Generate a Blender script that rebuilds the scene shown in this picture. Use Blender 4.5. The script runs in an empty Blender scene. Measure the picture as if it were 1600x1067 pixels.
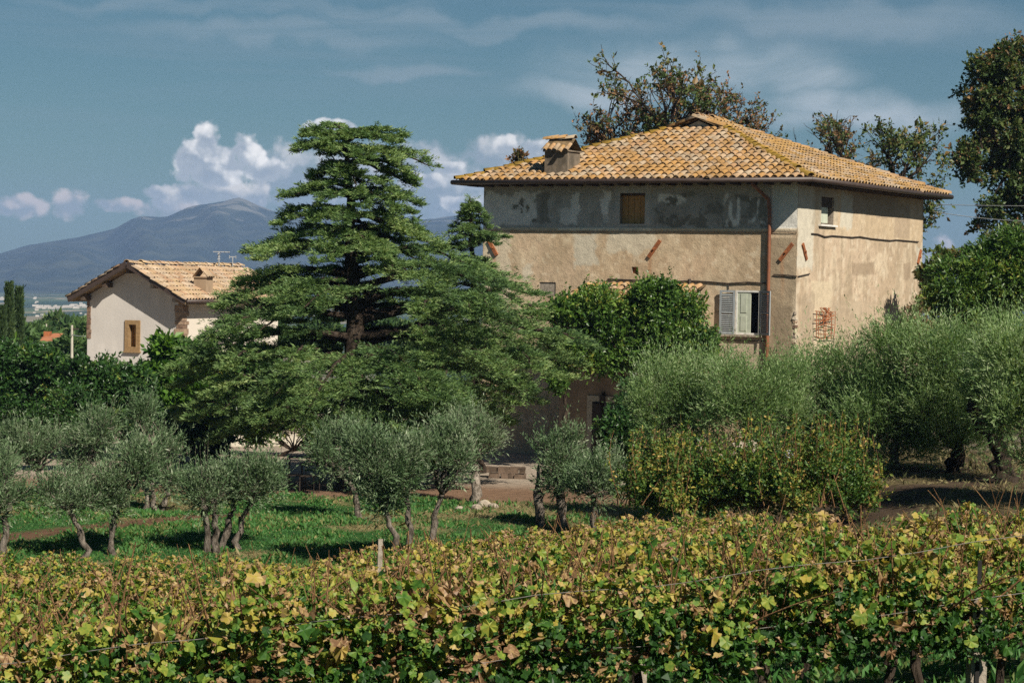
import bpy, math, time
import numpy as np
from mathutils import Matrix, Vector
T0 = time.time()
SC = bpy.context.scene
COL = SC.collection
R_ = math.radians
# ------------------------------------------------------------------ camera, sky, sun, exposure
F = 3400.0; PITCH = R_(1.63); ROLL = R_(1.0)
cam = bpy.data.objects.new('camera', bpy.data.cameras.new('camera')); COL.objects.link(cam)
cam.data.lens = 36 * F / 1600; cam.data.sensor_width = 36
cam.data.clip_start = 0.1; cam.data.clip_end = 30000
CM = Matrix.Rotation(math.pi / 2 - PITCH, 3, 'X') @ Matrix.Rotation(ROLL, 3, 'Z')
cam.rotation_euler = CM.to_euler(); cam.location = (0, 0, 0)
SC.camera = cam
CMn = np.array(CM)

def ray(px, py):
    return CMn @ np.array([(px - 800) / F, -(py - 533.5) / F, -1.0])

def P(px, py, Y):
    d = ray(px, py)
    return d * (Y / d[1])

SUN = np.array([0.421, -0.631, 0.653]); SUN /= np.linalg.norm(SUN)
SUN_EL = math.asin(SUN[2]); SUN_AZ = math.atan2(SUN[0], SUN[1])
sun = bpy.data.objects.new('sun', bpy.data.lights.new('sun', 'SUN')); COL.objects.link(sun)
sun.data.energy = 5.0; sun.data.angle = R_(0.53); sun.data.color = (1.0, 0.92, 0.79)
sun.rotation_euler = Vector(SUN).to_track_quat('Z', 'Y').to_euler()
SKY_STRENGTH = 0.075
SC.view_settings.view_transform = 'Standard'; SC.view_settings.look = 'None'
SC.view_settings.gamma = 1.0; SC.view_settings.use_curve_mapping = False
SC.view_settings.exposure = 0.52
SC.cycles.max_bounces = 6; SC.cycles.diffuse_bounces = 3; SC.cycles.transmission_bounces = 4
SC.cycles.volume_bounces = 1; SC.cycles.use_denoising = False
SC.render.filter_size = 1.2

class NT:
    """short hand for building node trees"""
    def __init__(s, tree):
        s.t = tree; s.n = tree.nodes; s.l = tree.links
    def new(s, typ, **kw):
        n = s.n.new(typ)
        for k, v in kw.items():
            setattr(n, k, v)
        return n
    def put(s, sock, v):
        if isinstance(v, bpy.types.NodeSocket):
            s.l.new(v, sock)
        elif v is not None:
            sock.default_value = v
    def math(s, op, a, b=None, c=None, clamp=False):
        n = s.new('ShaderNodeMath', operation=op); n.use_clamp = clamp
        for i, v in enumerate((a, b, c)):
            s.put(n.inputs[i], v)
        return n.outputs[0]
    def vmath(s, op, a, b=None, c=None):
        n = s.new('ShaderNodeVectorMath', operation=op)
        s.put(n.inputs[0], a)
        if b is not None: s.put(n.inputs[1], b)
        if c is not None: s.put(n.inputs[2], c)
        return n.outputs['Value'] if op in ('LENGTH', 'DOT_PRODUCT') else n.outputs[0]
    def mix(s, f, a, b, mode='MIX'):
        n = s.new('ShaderNodeMix', data_type='RGBA', blend_type=mode)
        s.put(n.inputs[0], f)
        s.put(n.inputs[6], a if isinstance(a, bpy.types.NodeSocket) else (*a, 1))
        s.put(n.inputs[7], b if isinstance(b, bpy.types.NodeSocket) else (*b, 1))
        return n.outputs[2]
    def noise(s, vec, scale, detail=4, rough=0.5, dim='3D', dist=0.0):
        n = s.new('ShaderNodeTexNoise', noise_dimensions=dim)
        s.put(n.inputs['Vector'], vec); n.inputs['Scale'].default_value = scale
        n.inputs['Detail'].default_value = detail; n.inputs['Roughness'].default_value = rough
        n.inputs['Distortion'].default_value = dist
        return n.outputs['Fac']
    def smooth(s, v, lo, hi, a=0.0, b=1.0):
        n = s.new('ShaderNodeMapRange', interpolation_type='SMOOTHSTEP')
        s.put(n.inputs[0], v); n.inputs[1].default_value = lo; n.inputs[2].default_value = hi
        n.inputs[3].default_value = a; n.inputs[4].default_value = b
        return n.outputs[0]
    def ramp(s, f, stops, interp='LINEAR'):
        n = s.new('ShaderNodeValToRGB'); cr = n.color_ramp; cr.interpolation = interp
        while len(cr.elements) < len(stops): cr.elements.new(0.5)
        for e, (p, c) in zip(cr.elements, stops):
            e.position = p; e.color = (*c, 1)
        s.put(n.inputs[0], f)
        return n.outputs[0]

def make_world():
    w = bpy.data.worlds.new('World'); SC.world = w; w.use_nodes = True
    t = NT(w.node_tree); t.n.clear()
    sky = t.new('ShaderNodeTexSky', sky_type='NISHITA', sun_disc=False, sun_elevation=SUN_EL, sun_rotation=SUN_AZ)
    sky.altitude = 300; sky.air_density = 1.15; sky.dust_density = 0.35; sky.ozone_density = 2.2
    skyc = t.mix(1.0, sky.outputs[0], (0.20, 0.315, 0.352), 'MULTIPLY')
    d = t.new('ShaderNodeTexCoord').outputs['Generated']
    sep = t.new('ShaderNodeSeparateXYZ'); t.put(sep.inputs[0], d)
    az = t.math('ARCTAN2', sep.outputs[0], sep.outputs[1])
    el = t.math('ARCSINE', sep.outputs[2])
    cmb = t.new('ShaderNodeCombineXYZ'); t.put(cmb.inputs[0], az); t.put(cmb.inputs[1], el)
    uv0 = t.vmath('MULTIPLY', cmb.outputs[0], (34.0, 34.0, 0.0))         # 1 unit = 100 px of the photograph
    def warp(vec, sc, amt):
        n = t.new('ShaderNodeTexNoise', noise_dimensions='2D'); t.put(n.inputs['Vector'], vec)
        n.inputs['Scale'].default_value = sc; n.inputs['Detail'].default_value = 5
        c = t.vmath('SUBTRACT', n.outputs['Color'], (0.5, 0.5, 0.5))
        return t.vmath('MULTIPLY_ADD', c, (amt, amt, 0), vec)
    uv = warp(uv0, 2.2, 0.22)
    def ang(px, py):
        r = ray(px, py); r = r / np.linalg.norm(r)
        return math.atan2(r[0], r[1]) * 34, math.asin(r[2]) * 34
    def field(blobs, vec):
        out = None
        for (px, py, a, b) in blobs:
            u, v = ang(px, py); ia, ib = 100 / a, 100 / b
            l = t.vmath('LENGTH', t.vmath('MULTIPLY_ADD', vec, (ia, ib, 0), (-u * ia, -v * ib, 0)))
            f = t.math('SUBTRACT', 1.0, l)
            out = f if out is None else t.math('MAXIMUM', out, f)
        return out
    # cumulus: blobs give the outline, billowing noise breaks it up; the sunny upper right sides are lit, the undersides grey
    vor = t.new('ShaderNodeTexVoronoi', feature='SMOOTH_F1', voronoi_dimensions='2D'); vor.inputs['Scale'].default_value = 3.0; vor.inputs['Smoothness'].default_value = 0.6
    vor.inputs['Detail'].default_value = 2.0; vor.inputs['Roughness'].default_value = 0.5
    wv = warp(uv0, 3.0, 0.10); t.put(vor.inputs['Vector'], wv)
    puff = t.math('SUBTRACT', 0.55, vor.outputs['Distance'])
    fine = t.math('SUBTRACT', t.noise(uv0, 5.0, 7, 0.6, '2D'), 0.5)
    soft = t.math('SUBTRACT', t.noise(uv0, 1.3, 4, 0.5, '2D'), 0.5)
    def cumulus(col, blobs, opac, lo, hi, lit, grey, rough=1.0):
        f = None; hgt = None
        for (px, py, a, b) in blobs:
            u, v = ang(px, py); ia, ib = 100 / a, 100 / b
            rv = t.vmath('MULTIPLY_ADD', wv, (ia, ib, 0), (-u * ia, -v * ib, 0))
            fi = t.math('SUBTRACT', 1.0, t.vmath('DOT_PRODUCT', rv, rv))
            hi_ = t.math('MULTIPLY', t.vmath('DOT_PRODUCT', rv, (0.45, 0.9, 0)), t.math('MAXIMUM', fi, 0.0))
            f = fi if f is None else t.math('SMOOTH_MAX', f, fi, 0.25)
            hgt = hi_ if hgt is None else t.math('ADD', hgt, hi_)
        dens = t.math('ADD', t.math('ADD', f, t.math('MULTIPLY', puff, 0.75 * rough)), t.math('MULTIPLY', fine, 0.9 * rough))
        a = t.smooth(dens, lo, hi)
        sh = t.math('ADD', t.math('MULTIPLY', hgt, 0.9), t.math('ADD', t.math('MULTIPLY', puff, 0.9), t.math('MULTIPLY', soft, 1.3)))
        sh = t.smooth(sh, -0.35, 0.62)
        edge = t.smooth(dens, lo, hi + 0.7, 0.25, 0.0)
        c = t.mix(t.math('ADD', sh, edge, clamp=True), grey, lit)
        return t.mix(t.math('MULTIPLY', a, opac), col, c)
    def cirrus(col, blobs, opac, sx, sy, c):
        f = field(blobs, warp(uv0, 0.6, 0.9))
        n = t.noise(t.vmath('MULTIPLY', uv0, (sx, sy, 0)), 1.0, 6, 0.6, '2D', 0.4)
        a = t.math('MULTIPLY', t.smooth(f, 0.0, 0.75), t.smooth(n, 0.12, 0.66))
        return t.mix(t.math('MULTIPLY', a, opac), col, c)
    K = SKY_STRENGTH
    def sc3(c): return tuple(x / K for x in c)
    col = skyc
    wide = t.noise(t.vmath('MULTIPLY', uv0, (0.10, 1.5, 0)), 1.0, 5, 0.55, '2D', 0.3)
    high = t.smooth(el, 0.02, 0.12)
    col = t.mix(t.math('MULTIPLY', t.math('MULTIPLY', t.smooth(wide, 0.50, 0.75), high), 0.25), col, sc3((0.17, 0.225, 0.26)))
    col = cirrus(col, [(1080, 112, 300, 62), (1190, 95, 170, 50), (1330, 172, 260, 46), (960, 140, 200, 40), (1250, 120, 120, 50)], 1.0, 0.22, 0.8, sc3((0.34, 0.385, 0.41)))
    col = cirrus(col, [(450, 52, 330, 26), (760, 38, 420, 22), (640, 108, 160, 18), (1330, 28, 420, 34), (360, 12, 420, 18)], 0.55, 0.12, 1.6, sc3((0.205, 0.26, 0.295)))
    LIT, GREY = sc3((0.84, 0.81, 0.77)), sc3((0.25, 0.29, 0.33))
    col = cumulus(col, [(690, 300, 105, 66), (755, 335, 75, 45), (455, 268, 80, 46), (790, 242, 76, 34), (560, 290, 100, 66), (660, 255, 60, 34), (480, 310, 70, 36)], 0.9, -0.35, 0.75, sc3((0.50, 0.50, 0.50)), sc3((0.20, 0.25, 0.29)), 1.1)
    col = cumulus(col, [(40, 322, 42, 22), (108, 318, 32, 26), (190, 320, 46, 12), (12, 326, 22, 14), (1472, 388, 22, 24), (1440, 412, 44, 22), (270, 330, 60, 20)], 0.85, -0.2, 0.7, sc3((0.62, 0.53, 0.49)), sc3((0.22, 0.26, 0.285)))
    col = cumulus(col, [(320, 302, 84, 22), (260, 312, 30, 26), (402, 306, 24, 26), (240, 298, 18, 14), (350, 300, 70, 20)], 0.92, -0.2, 0.5, sc3((0.70, 0.66, 0.62)), GREY)
    col = cumulus(col, [(324, 218, 22, 30), (302, 248, 32, 34), (345, 252, 52, 30), (384, 236, 30, 30), (420, 264, 46, 20), (330, 276, 60, 20)], 1.0, -0.22, 0.42, LIT, GREY)
    col = cumulus(col, [(515, 198, 44, 14), (722, 318, 36, 16), (838, 232, 30, 20), (790, 226, 24, 18), (668, 282, 36, 14), (745, 286, 34, 14), (700, 262, 30, 12)], 0.9, -0.1, 0.45, sc3((0.72, 0.70, 0.67)), GREY)
    bg = t.new('ShaderNodeBackground'); t.put(bg.inputs[0], col); bg.inputs[1].default_value = K
    o = t.new('ShaderNodeOutputWorld'); t.l.new(bg.outputs[0], o.inputs[0])
make_world()

# ------------------------------------------------------------------ helpers
rng = np.random.default_rng(7)
UP = np.array([0, 0, 1.0])

def nrm(a):
    return a / np.maximum(np.linalg.norm(a, axis=-1, keepdims=True), 1e-9)

def h2(ix, iy, s):
    n = (ix.astype(np.int64) * 374761393 + iy.astype(np.int64) * 668265263 + s * 982451653) & 0xffffffff
    n = ((n ^ (n >> 13)) * 1274126177) & 0xffffffff
    return ((n ^ (n >> 16)) & 0xffff) / 65535.0

def vn(x, y, s=0):
    x = np.asarray(x, float); y = np.asarray(y, float)
    ix = np.floor(x); iy = np.floor(y); fx = x - ix; fy = y - iy
    fx = fx * fx * (3 - 2 * fx); fy = fy * fy * (3 - 2 * fy)
    a = h2(ix, iy, s); b = h2(ix + 1, iy, s); c = h2(ix, iy + 1, s); d = h2(ix + 1, iy + 1, s)
    return (a * (1 - fx) + b * fx) * (1 - fy) + (c * (1 - fx) + d * fx) * fy

def fbm(x, y, s=0, o=4, g=0.5):
    v = 0; a = 1; t = 0
    for k in range(o):
        v = v + a * vn(np.asarray(x) * 2 ** k, np.asarray(y) * 2 ** k, s + k * 17); t += a; a *= g
    return v / t

def sstep(a, b, x):
    t = np.clip((np.asarray(x, float) - a) / (b - a), 0, 1)
    return t * t * (3 - 2 * t)

class MB:
    def __init__(s):
        s.V = []; s.F = []; s.T = []; s.n = 0
    def add(s, V, faces, tint=0.5):
        V = np.asarray(V, float).reshape(-1, 3)
        if not isinstance(faces, (list, tuple)) or (len(faces) and not isinstance(faces[0], np.ndarray)):
            faces = [np.asarray(faces)]
        for f in faces:
            f = np.asarray(f)
            if f.size: s.F.append(f + s.n)
        s.V.append(V)
        tt = np.asarray(tint, float)
        s.T.append(np.full(len(V), float(tt)) if tt.ndim == 0 else tt)
        s.n += len(V)
        return s
    def box(s, o, x, y, z, tint=0.5):
        """box from corner o along the edge vectors x, y, z"""
        o, x, y, z = (np.asarray(v, float) for v in (o, x, y, z))
        V = [o, o + x, o + x + y, o + y, o + z, o + x + z, o + x + y + z, o + y + z]
        return s.add(V, np.array([[0, 3, 2, 1], [4, 5, 6, 7], [0, 1, 5, 4], [1, 2, 6, 5], [2, 3, 7, 6], [3, 0, 4, 7]]), tint)
    def tube(s, pts, rad, k=6, tint=0.5, cap=True):
        pts = np.asarray(pts, float); n = len(pts)
        rad = np.broadcast_to(np.asarray(rad, float), (n,))
        d = nrm(np.gradient(pts, axis=0))
        ref = np.where(np.abs(d[:, 2:3]) > 0.9, np.array([[1.0, 0, 0]]), UP[None])
        a = nrm(np.cross(ref, d)); b = np.cross(d, a)
        th = np.arange(k) * 2 * math.pi / k
        V = pts[:, None] + rad[:, None, None] * (a[:, None] * np.cos(th)[None, :, None] + b[:, None] * np.sin(th)[None, :, None])
        i = np.arange(n - 1)[:, None] * k; j = np.arange(k)[None]; j2 = (j + 1) % k
        Fq = np.stack([i + j, i + j2, i + k + j2, i + k + j], -1).reshape(-1, 4)
        fs = [Fq]
        if cap:
            fs += [np.array([list(range(k))[::-1]]), np.array([[(n - 1) * k + q for q in range(k)]])]
        return s.add(V.reshape(-1, 3), fs, tint)
    def build(s, name, mat, parent=None, kind=None, smooth=False, origin=None, label=None, col=None):
        V = np.concatenate(s.V) if s.V else np.zeros((0, 3))
        if origin is not None: V = V - np.asarray(origin)
        elif parent is not None: V = V - np.array(base_of(parent))
        me = bpy.data.meshes.new(name)
        me.vertices.add(len(V)); me.vertices.foreach_set('co', V.astype(np.float32).ravel())
        tot = np.concatenate([np.full(len(f), f.shape[1]) for f in s.F])
        idx = np.concatenate([f.ravel() for f in s.F])
        me.loops.add(len(idx)); me.loops.foreach_set('vertex_index', idx.astype(np.int32))
        me.polygons.add(len(tot))
        st = np.concatenate([[0], np.cumsum(tot)[:-1]])
        me.polygons.foreach_set('loop_start', st.astype(np.int32))
        me.polygons.foreach_set('loop_total', tot.astype(np.int32))
        me.polygons.foreach_set('use_smooth', np.full(len(tot), smooth))
        me.update(calc_edges=True)
        at = me.attributes.new('tint', 'FLOAT', 'POINT'); at.data.foreach_set('value', np.concatenate(s.T).astype(np.float32))
        if col is not None:
            ca = me.attributes.new('col', 'FLOAT_COLOR', 'POINT'); ca.data.foreach_set('color', np.asarray(col, np.float32).ravel())
        me.materials.append(mat)
        return link(name, me, parent, kind, label)

BASE = {}
def base_of(o):
    while o.parent is not None: o = o.parent
    return BASE.get(o.name, (0, 0, 0))

def link(name, me, parent=None, kind=None, label=None):
    o = bpy.data.objects.new(name, me); COL.objects.link(o)
    if parent is not None: o.parent = parent
    if kind: o['kind'] = kind
    if label: o['label'] = label
    return o

def thing(name, label, cat, loc, group=None):
    o = bpy.data.objects.new(name, None); COL.objects.link(o)
    o.location = tuple(loc); o.empty_display_size = 0.2
    BASE[o.name] = tuple(loc)
    o['label'] = label; o['category'] = cat
    if group: o['group'] = group
    return o

def tag(o, label, cat, group=None):
    o['label'] = label; o['category'] = cat
    if group: o['group'] = group
    return o

def dup(root, loc, rz, label, scale=1.0, group=None):
    r = root.copy(); COL.objects.link(r); r.location = tuple(loc); r.rotation_euler = (0, 0, rz); r.scale = (scale,) * 3
    BASE[r.name] = tuple(loc)
    r['label'] = label
    if group: r['group'] = group
    for ch in root.children:
        c = ch.copy(); COL.objects.link(c); c.parent = r
        for g in ch.children:
            d = g.copy(); COL.objects.link(d); d.parent = c
    return r

# ------------------------------------------------------------------ materials
def base_mat(name):
    m = bpy.data.materials.new(name); m.use_nodes = True
    t = NT(m.node_tree); t.n.clear()
    out = t.new('ShaderNodeOutputMaterial')
    b = t.new('ShaderNodeBsdfPrincipled'); t.l.new(b.outputs[0], out.inputs[0])
    return m, t, b, out

def attr(t, name, out='Fac'):
    n = t.new('ShaderNodeAttribute', attribute_name=name); return n.outputs[out]

def bump(t, b, h, dist, strength=1.0):
    n = t.new('ShaderNodeBump'); n.inputs['Distance'].default_value = dist; n.inputs['Strength'].default_value = strength
    t.put(n.inputs['Height'], h); t.l.new(n.outputs[0], b.inputs['Normal'])

def leaf_mat(name, stops, trans=0.3, rough=0.45, spec=0.35, mottle=0.0):
    m, t, b, out = base_mat(name)
    tint = attr(t, 'tint')
    oi = t.new('ShaderNodeObjectInfo').outputs['Random']
    f = t.math('ADD', tint, t.math('MULTIPLY', t.math('SUBTRACT', oi, 0.5), 0.10), clamp=True)
    if mottle:
        g = t.new('ShaderNodeNewGeometry').outputs['Position']
        f = t.math('ADD', f, t.math('MULTIPLY', t.math('SUBTRACT', t.noise(g, 42.0, 3, 0.6), 0.5), mottle), clamp=True)
    c = t.ramp(f, stops)
    t.put(b.inputs['Base Color'], c); b.inputs['Roughness'].default_value = rough; b.inputs['Specular IOR Level'].default_value = spec
    tr = t.new('ShaderNodeBsdfTranslucent'); t.put(tr.inputs[0], t.mix(1.0, c, (1.25, 1.2, 0.55), 'MULTIPLY'))
    mx = t.new('ShaderNodeMixShader'); mx.inputs[0].default_value = trans
    t.l.new(b.outputs[0], mx.inputs[1]); t.l.new(tr.outputs[0], mx.inputs[2]); t.l.new(mx.outputs[0], out.inputs[0])
    return m

def solid(name, c1, c2=None, scale=8.0, rough=0.8, bmp=0.0, spec=0.3, metal=0.0, stretch=(1, 1, 1)):
    m, t, b, out = base_mat(name)
    g = t.new('ShaderNodeNewGeometry').outputs['Position']
    v = t.vmath('MULTIPLY', g, stretch)
    n = t.noise(v, scale, 5, 0.6)
    c2 = c2 or tuple(x * 0.7 for x in c1)
    f = t.smooth(n, 0.3, 0.7)
    f = t.math('ADD', f, t.math('MULTIPLY', t.math('SUBTRACT', attr(t, 'tint'), 0.5), 0.8), clamp=True)
    t.put(b.inputs['Base Color'], t.mix(f, c2, c1))
    b.inputs['Roughness'].default_value = rough; b.inputs['Specular IOR Level'].default_value = spec; b.inputs['Metallic'].default_value = metal
    if bmp: bump(t, b, t.noise(v, scale * 4, 5, 0.65), bmp)
    return m

def painted(name, grain=60.0, rough=0.9, bmp=0.01, amt=0.25):
    """surface colour from the 'col' attribute, broken up by fine grain"""
    m, t, b, out = base_mat(name)
    g = t.new('ShaderNodeNewGeometry').outputs['Position']
    c = attr(t, 'col', 'Color')
    n = t.noise(g, grain * 0.25, 8, 0.75)
    k = t.math('MULTIPLY_ADD', t.math('SUBTRACT', n, 0.5), amt * 4, 1.0)
    cc = t.new('ShaderNodeVectorMath', operation='SCALE'); t.put(cc.inputs[0], c); t.put(cc.inputs['Scale'], k)
    t.put(b.inputs['Base Color'], cc.outputs[0])
    b.inputs['Roughness'].default_value = rough; b.inputs['Specular IOR Level'].default_value = 0.15
    bump(t, b, n, bmp, 0.9)
    return m

def bark(name, c1, c2, sc=9.0):
    m, t, b, out = base_mat(name)
    g = t.new('ShaderNodeNewGeometry').outputs['Position']
    v = t.vmath('MULTIPLY', g, (1, 1, 0.35))
    n = t.noise(v, sc, 6, 0.7)
    t.put(b.inputs['Base Color'], t.mix(t.smooth(n, 0.35, 0.68), c2, c1))
    b.inputs['Roughness'].default_value = 0.95; b.inputs['Specular IOR Level'].default_value = 0.1
    bump(t, b, t.noise(v, sc * 2.5, 5, 0.7), 0.05)
    return m

def tile_mat(name, pale, warm, lichen, dark, lich=0.5, moss=0.54):
    m, t, b, out = base_mat(name)
    g = t.new('ShaderNodeNewGeometry').outputs['Position']
    oi = t.new('ShaderNodeObjectInfo').outputs['Random']
    f = t.math('FRACT', t.math('ADD', attr(t, 'tint'), oi))
    c = t.ramp(f, [(0.0, warm), (0.25, tuple((a + b_) / 2 for a, b_ in zip(pale, warm))), (0.5, pale), (0.78, tuple(x * 0.74 for x in pale)), (1.0, tuple(x * 0.85 + y * 0.1 for x, y in zip(warm, pale)))])
    n1 = t.noise(g, 1.1, 3, 0.6); n2 = t.noise(g, 9.0, 5, 0.7)
    f3 = t.math('FRACT', t.math('MULTIPLY', f, 7.31))
    lf = t.smooth(t.math('ADD', t.math('MULTIPLY_ADD', n1, 1.4, t.math('MULTIPLY', n2, 0.6)), t.math('MULTIPLY', f3, 0.26)), 1.30 - lich, 1.56 - lich)
    c = t.mix(t.math('MULTIPLY', lf, 0.85), c, lichen)
    c = t.mix(t.math('MULTIPLY', t.smooth(t.noise(g, 16.0, 4, 0.7), moss, moss + 0.16), 0.65), c, dark)
    c = t.mix(t.smooth(t.noise(g, 0.9, 5, 0.65), 0.35, 0.70, 0.0, 0.42), c, dark)
    t.put(b.inputs['Base Color'], c); b.inputs['Roughness'].default_value = 0.9; b.inputs['Specular IOR Level'].default_value = 0.15
    bump(t, b, t.noise(g, 30.0, 4, 0.7), 0.01)
    return m

M = {}
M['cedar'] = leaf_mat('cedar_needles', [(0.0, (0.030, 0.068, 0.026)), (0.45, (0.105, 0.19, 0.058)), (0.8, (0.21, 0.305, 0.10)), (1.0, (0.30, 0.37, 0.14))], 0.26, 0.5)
M['olive'] = leaf_mat('olive_leaf', [(0.0, (0.048, 0.095, 0.034)), (0.4, (0.105, 0.172, 0.075)), (0.75, (0.185, 0.25, 0.135)), (1.0, (0.32, 0.37, 0.25))], 0.18, 0.5)
M['olive_green'] = leaf_mat('green_olive_leaf', [(0.0, (0.07, 0.145, 0.042)), (0.4, (0.17, 0.275, 0.095)), (0.75, (0.28, 0.39, 0.165)), (1.0, (0.44, 0.52, 0.31))], 0.36, 0.5)
M['shrub'] = leaf_mat('shrub_leaf', [(0.0, (0.028, 0.077, 0.012)), (0.5, (0.080, 0.161, 0.024)), (0.85, (0.146, 0.231, 0.036)), (1.0, (0.262, 0.252, 0.048))], 0.25, 0.4, 0.45)
M['dark'] = leaf_mat('dark_hedge_leaf', [(0.0, (0.014, 0.043, 0.010)), (0.5, (0.031, 0.083, 0.018)), (0.85, (0.056, 0.126, 0.025)), (1.0, (0.101, 0.146, 0.034))], 0.2, 0.4, 0.45)
M['laurel'] = leaf_mat('laurel_leaf', [(0.0, (0.033, 0.085, 0.015)), (0.5, (0.088, 0.163, 0.026)), (0.85, (0.169, 0.234, 0.039)), (1.0, (0.338, 0.312, 0.066))], 0.25, 0.4, 0.45)
M['fig'] = leaf_mat('fig_leaf', [(0.0, (0.039, 0.117, 0.017)), (0.6, (0.098, 0.208, 0.028)), (1.0, (0.156, 0.273, 0.044))], 0.35, 0.45)
M['oak'] = leaf_mat('oak_leaf', [(0.0, (0.03, 0.06, 0.018)), (0.45, (0.07, 0.115, 0.03)), (0.75, (0.12, 0.14, 0.04)), (1.0, (0.24, 0.15, 0.06))], 0.28, 0.5)
M['russet'] = leaf_mat('russet_leaf', [(0.0, (0.061, 0.081, 0.024)), (0.35, (0.135, 0.101, 0.042)), (0.7, (0.230, 0.115, 0.054)), (1.0, (0.324, 0.176, 0.090))], 0.25, 0.6)
M['cypress'] = leaf_mat('cypress_leaf', [(0.0, (0.018, 0.042, 0.013)), (0.6, (0.042, 0.075, 0.022)), (1.0, (0.072, 0.104, 0.033))], 0.1, 0.6)
M['farleaf'] = leaf_mat('far_tree_leaf', [(0.0, (0.029, 0.065, 0.018)), (0.6, (0.065, 0.124, 0.031)), (1.0, (0.117, 0.156, 0.044))], 0.15, 0.6)
M['bramble'] = leaf_mat('bramble_leaf', [(0.0, (0.032, 0.085, 0.016)), (0.45, (0.085, 0.165, 0.030)), (0.72, (0.16, 0.225, 0.042)), (0.9, (0.42, 0.36, 0.07)), (1.0, (0.46, 0.30, 0.10))], 0.34, 0.5)
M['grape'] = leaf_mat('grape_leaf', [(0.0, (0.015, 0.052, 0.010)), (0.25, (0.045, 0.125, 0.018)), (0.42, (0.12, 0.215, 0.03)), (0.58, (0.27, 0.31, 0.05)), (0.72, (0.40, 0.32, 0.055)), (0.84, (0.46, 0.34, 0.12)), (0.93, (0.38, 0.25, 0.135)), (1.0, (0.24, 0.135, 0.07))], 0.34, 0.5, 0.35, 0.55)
M['grass'] = leaf_mat('grass_blade', [(0.0, (0.022, 0.075, 0.016)), (0.5, (0.045, 0.15, 0.03)), (0.8, (0.085, 0.19, 0.042)), (1.0, (0.26, 0.23, 0.09))], 0.3, 0.6)
M['dry'] = leaf_mat('dry_grass_blade', [(0.0, (0.07, 0.09, 0.03)), (0.5, (0.16, 0.14, 0.06)), (1.0, (0.27, 0.22, 0.11))], 0.2, 0.7)
M['bark'] = bark('brown_bark', (0.075, 0.057, 0.043), (0.025, 0.018, 0.013))
M['olivebark'] = bark('grey_olive_bark', (0.24, 0.205, 0.17), (0.05, 0.04, 0.03), 11)
M['palebark'] = bark('pale_olive_bark', (0.36, 0.31, 0.26), (0.10, 0.08, 0.06), 11)
M['cane'] = bark('red_brown_cane', (0.36, 0.21, 0.10), (0.17, 0.09, 0.045), 20)
M['greencane'] = bark('green_cane', (0.25, 0.24, 0.06), (0.16, 0.13, 0.04), 20)
M['wall'] = painted('old_render', 60, 0.92, 0.02, 0.16)
M['wall_small'] = painted('smooth_render', 40, 0.9, 0.008, 0.06)
M['tile'] = tile_mat('lichened_roof_tile', (0.45, 0.355, 0.25), (0.42, 0.25, 0.13), (0.38, 0.205, 0.06), (0.085, 0.062, 0.042), 0.30)
M['sidetile'] = tile_mat('worn_roof_tile', (0.44, 0.35, 0.26), (0.36, 0.22, 0.115), (0.38, 0.22, 0.06), (0.085, 0.062, 0.042), 0.33, 0.49)
M['hiptile'] = tile_mat('mossy_ridge_tile', (0.32, 0.22, 0.10), (0.30, 0.17, 0.06), (0.30, 0.185, 0.025), (0.06, 0.05, 0.02), 0.75)
M['tile_small'] = tile_mat('pale_roof_tile', (0.52, 0.41, 0.30), (0.40, 0.245, 0.145), (0.42, 0.30, 0.17), (0.17, 0.12, 0.085), 0.26, 0.50)
M['pan'] = solid('roof_pan', (0.24, 0.16, 0.08), (0.08, 0.055, 0.03), 5, 0.95)
M['wood_dark'] = solid('dark_eave_wood', (0.10, 0.070, 0.05), (0.045, 0.032, 0.024), 10, 0.8)
M['gutter'] = solid('brown_gutter_metal', (0.06, 0.040, 0.033), (0.042, 0.028, 0.023), 4, 0.5, 0, 0.5)
M['copper'] = solid('copper_pipe', (0.26, 0.10, 0.045), (0.15, 0.055, 0.03), 3, 0.5, 0, 0.5)
M['rust'] = solid('rusted_iron', (0.36, 0.125, 0.045), (0.20, 0.07, 0.03), 9, 0.85)
M['iron'] = solid('dark_iron', (0.06, 0.045, 0.035), (0.03, 0.022, 0.018), 12, 0.7)
M['board'] = solid('weathered_board', (0.52, 0.29, 0.11), (0.40, 0.21, 0.075), 6, 0.8, 0, 0.3, 0, (6, 6, 0.6))
M['shutter'] = solid('grey_blue_paint', (0.30, 0.325, 0.335), (0.21, 0.23, 0.24), 7, 0.7, 0, 0.3, 0, (3, 3, 0.6))
M['sash'] = solid('pale_green_paint', (0.50, 0.53, 0.43), (0.40, 0.43, 0.34), 5, 0.6)
M['white'] = solid('white_paint', (0.72, 0.70, 0.65), (0.55, 0.53, 0.49), 8, 0.7)
M['stone'] = solid('pale_stone', (0.42, 0.36, 0.28), (0.22, 0.18, 0.14), 6, 0.95, 0.02)
M['quoin'] = solid('brown_stone', (0.34, 0.24, 0.165), (0.14, 0.085, 0.06), 7, 0.95, 0.02)
M['shadedstone'] = solid('shaded_tufa_block', (0.15, 0.105, 0.075), (0.07, 0.05, 0.035), 7, 0.95, 0.02)  # brown stone darkened: the shade over the low wall sits in this colour
M['tufa'] = solid('tufa_surround', (0.30, 0.195, 0.095), (0.21, 0.13, 0.06), 9, 0.9)
M['amber'] = solid('amber_window_wood', (0.32, 0.17, 0.045), (0.20, 0.10, 0.03), 5, 0.6)
M['chimney'] = solid('stained_chimney_render', (0.25, 0.20, 0.15), (0.095, 0.08, 0.062), 2.2, 0.95, 0.01, 0.1, 0, (1, 1, 0.7))
M['chimney_small'] = solid('tan_chimney_render', (0.36, 0.26, 0.17), (0.28, 0.20, 0.13), 3, 0.95)
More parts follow.
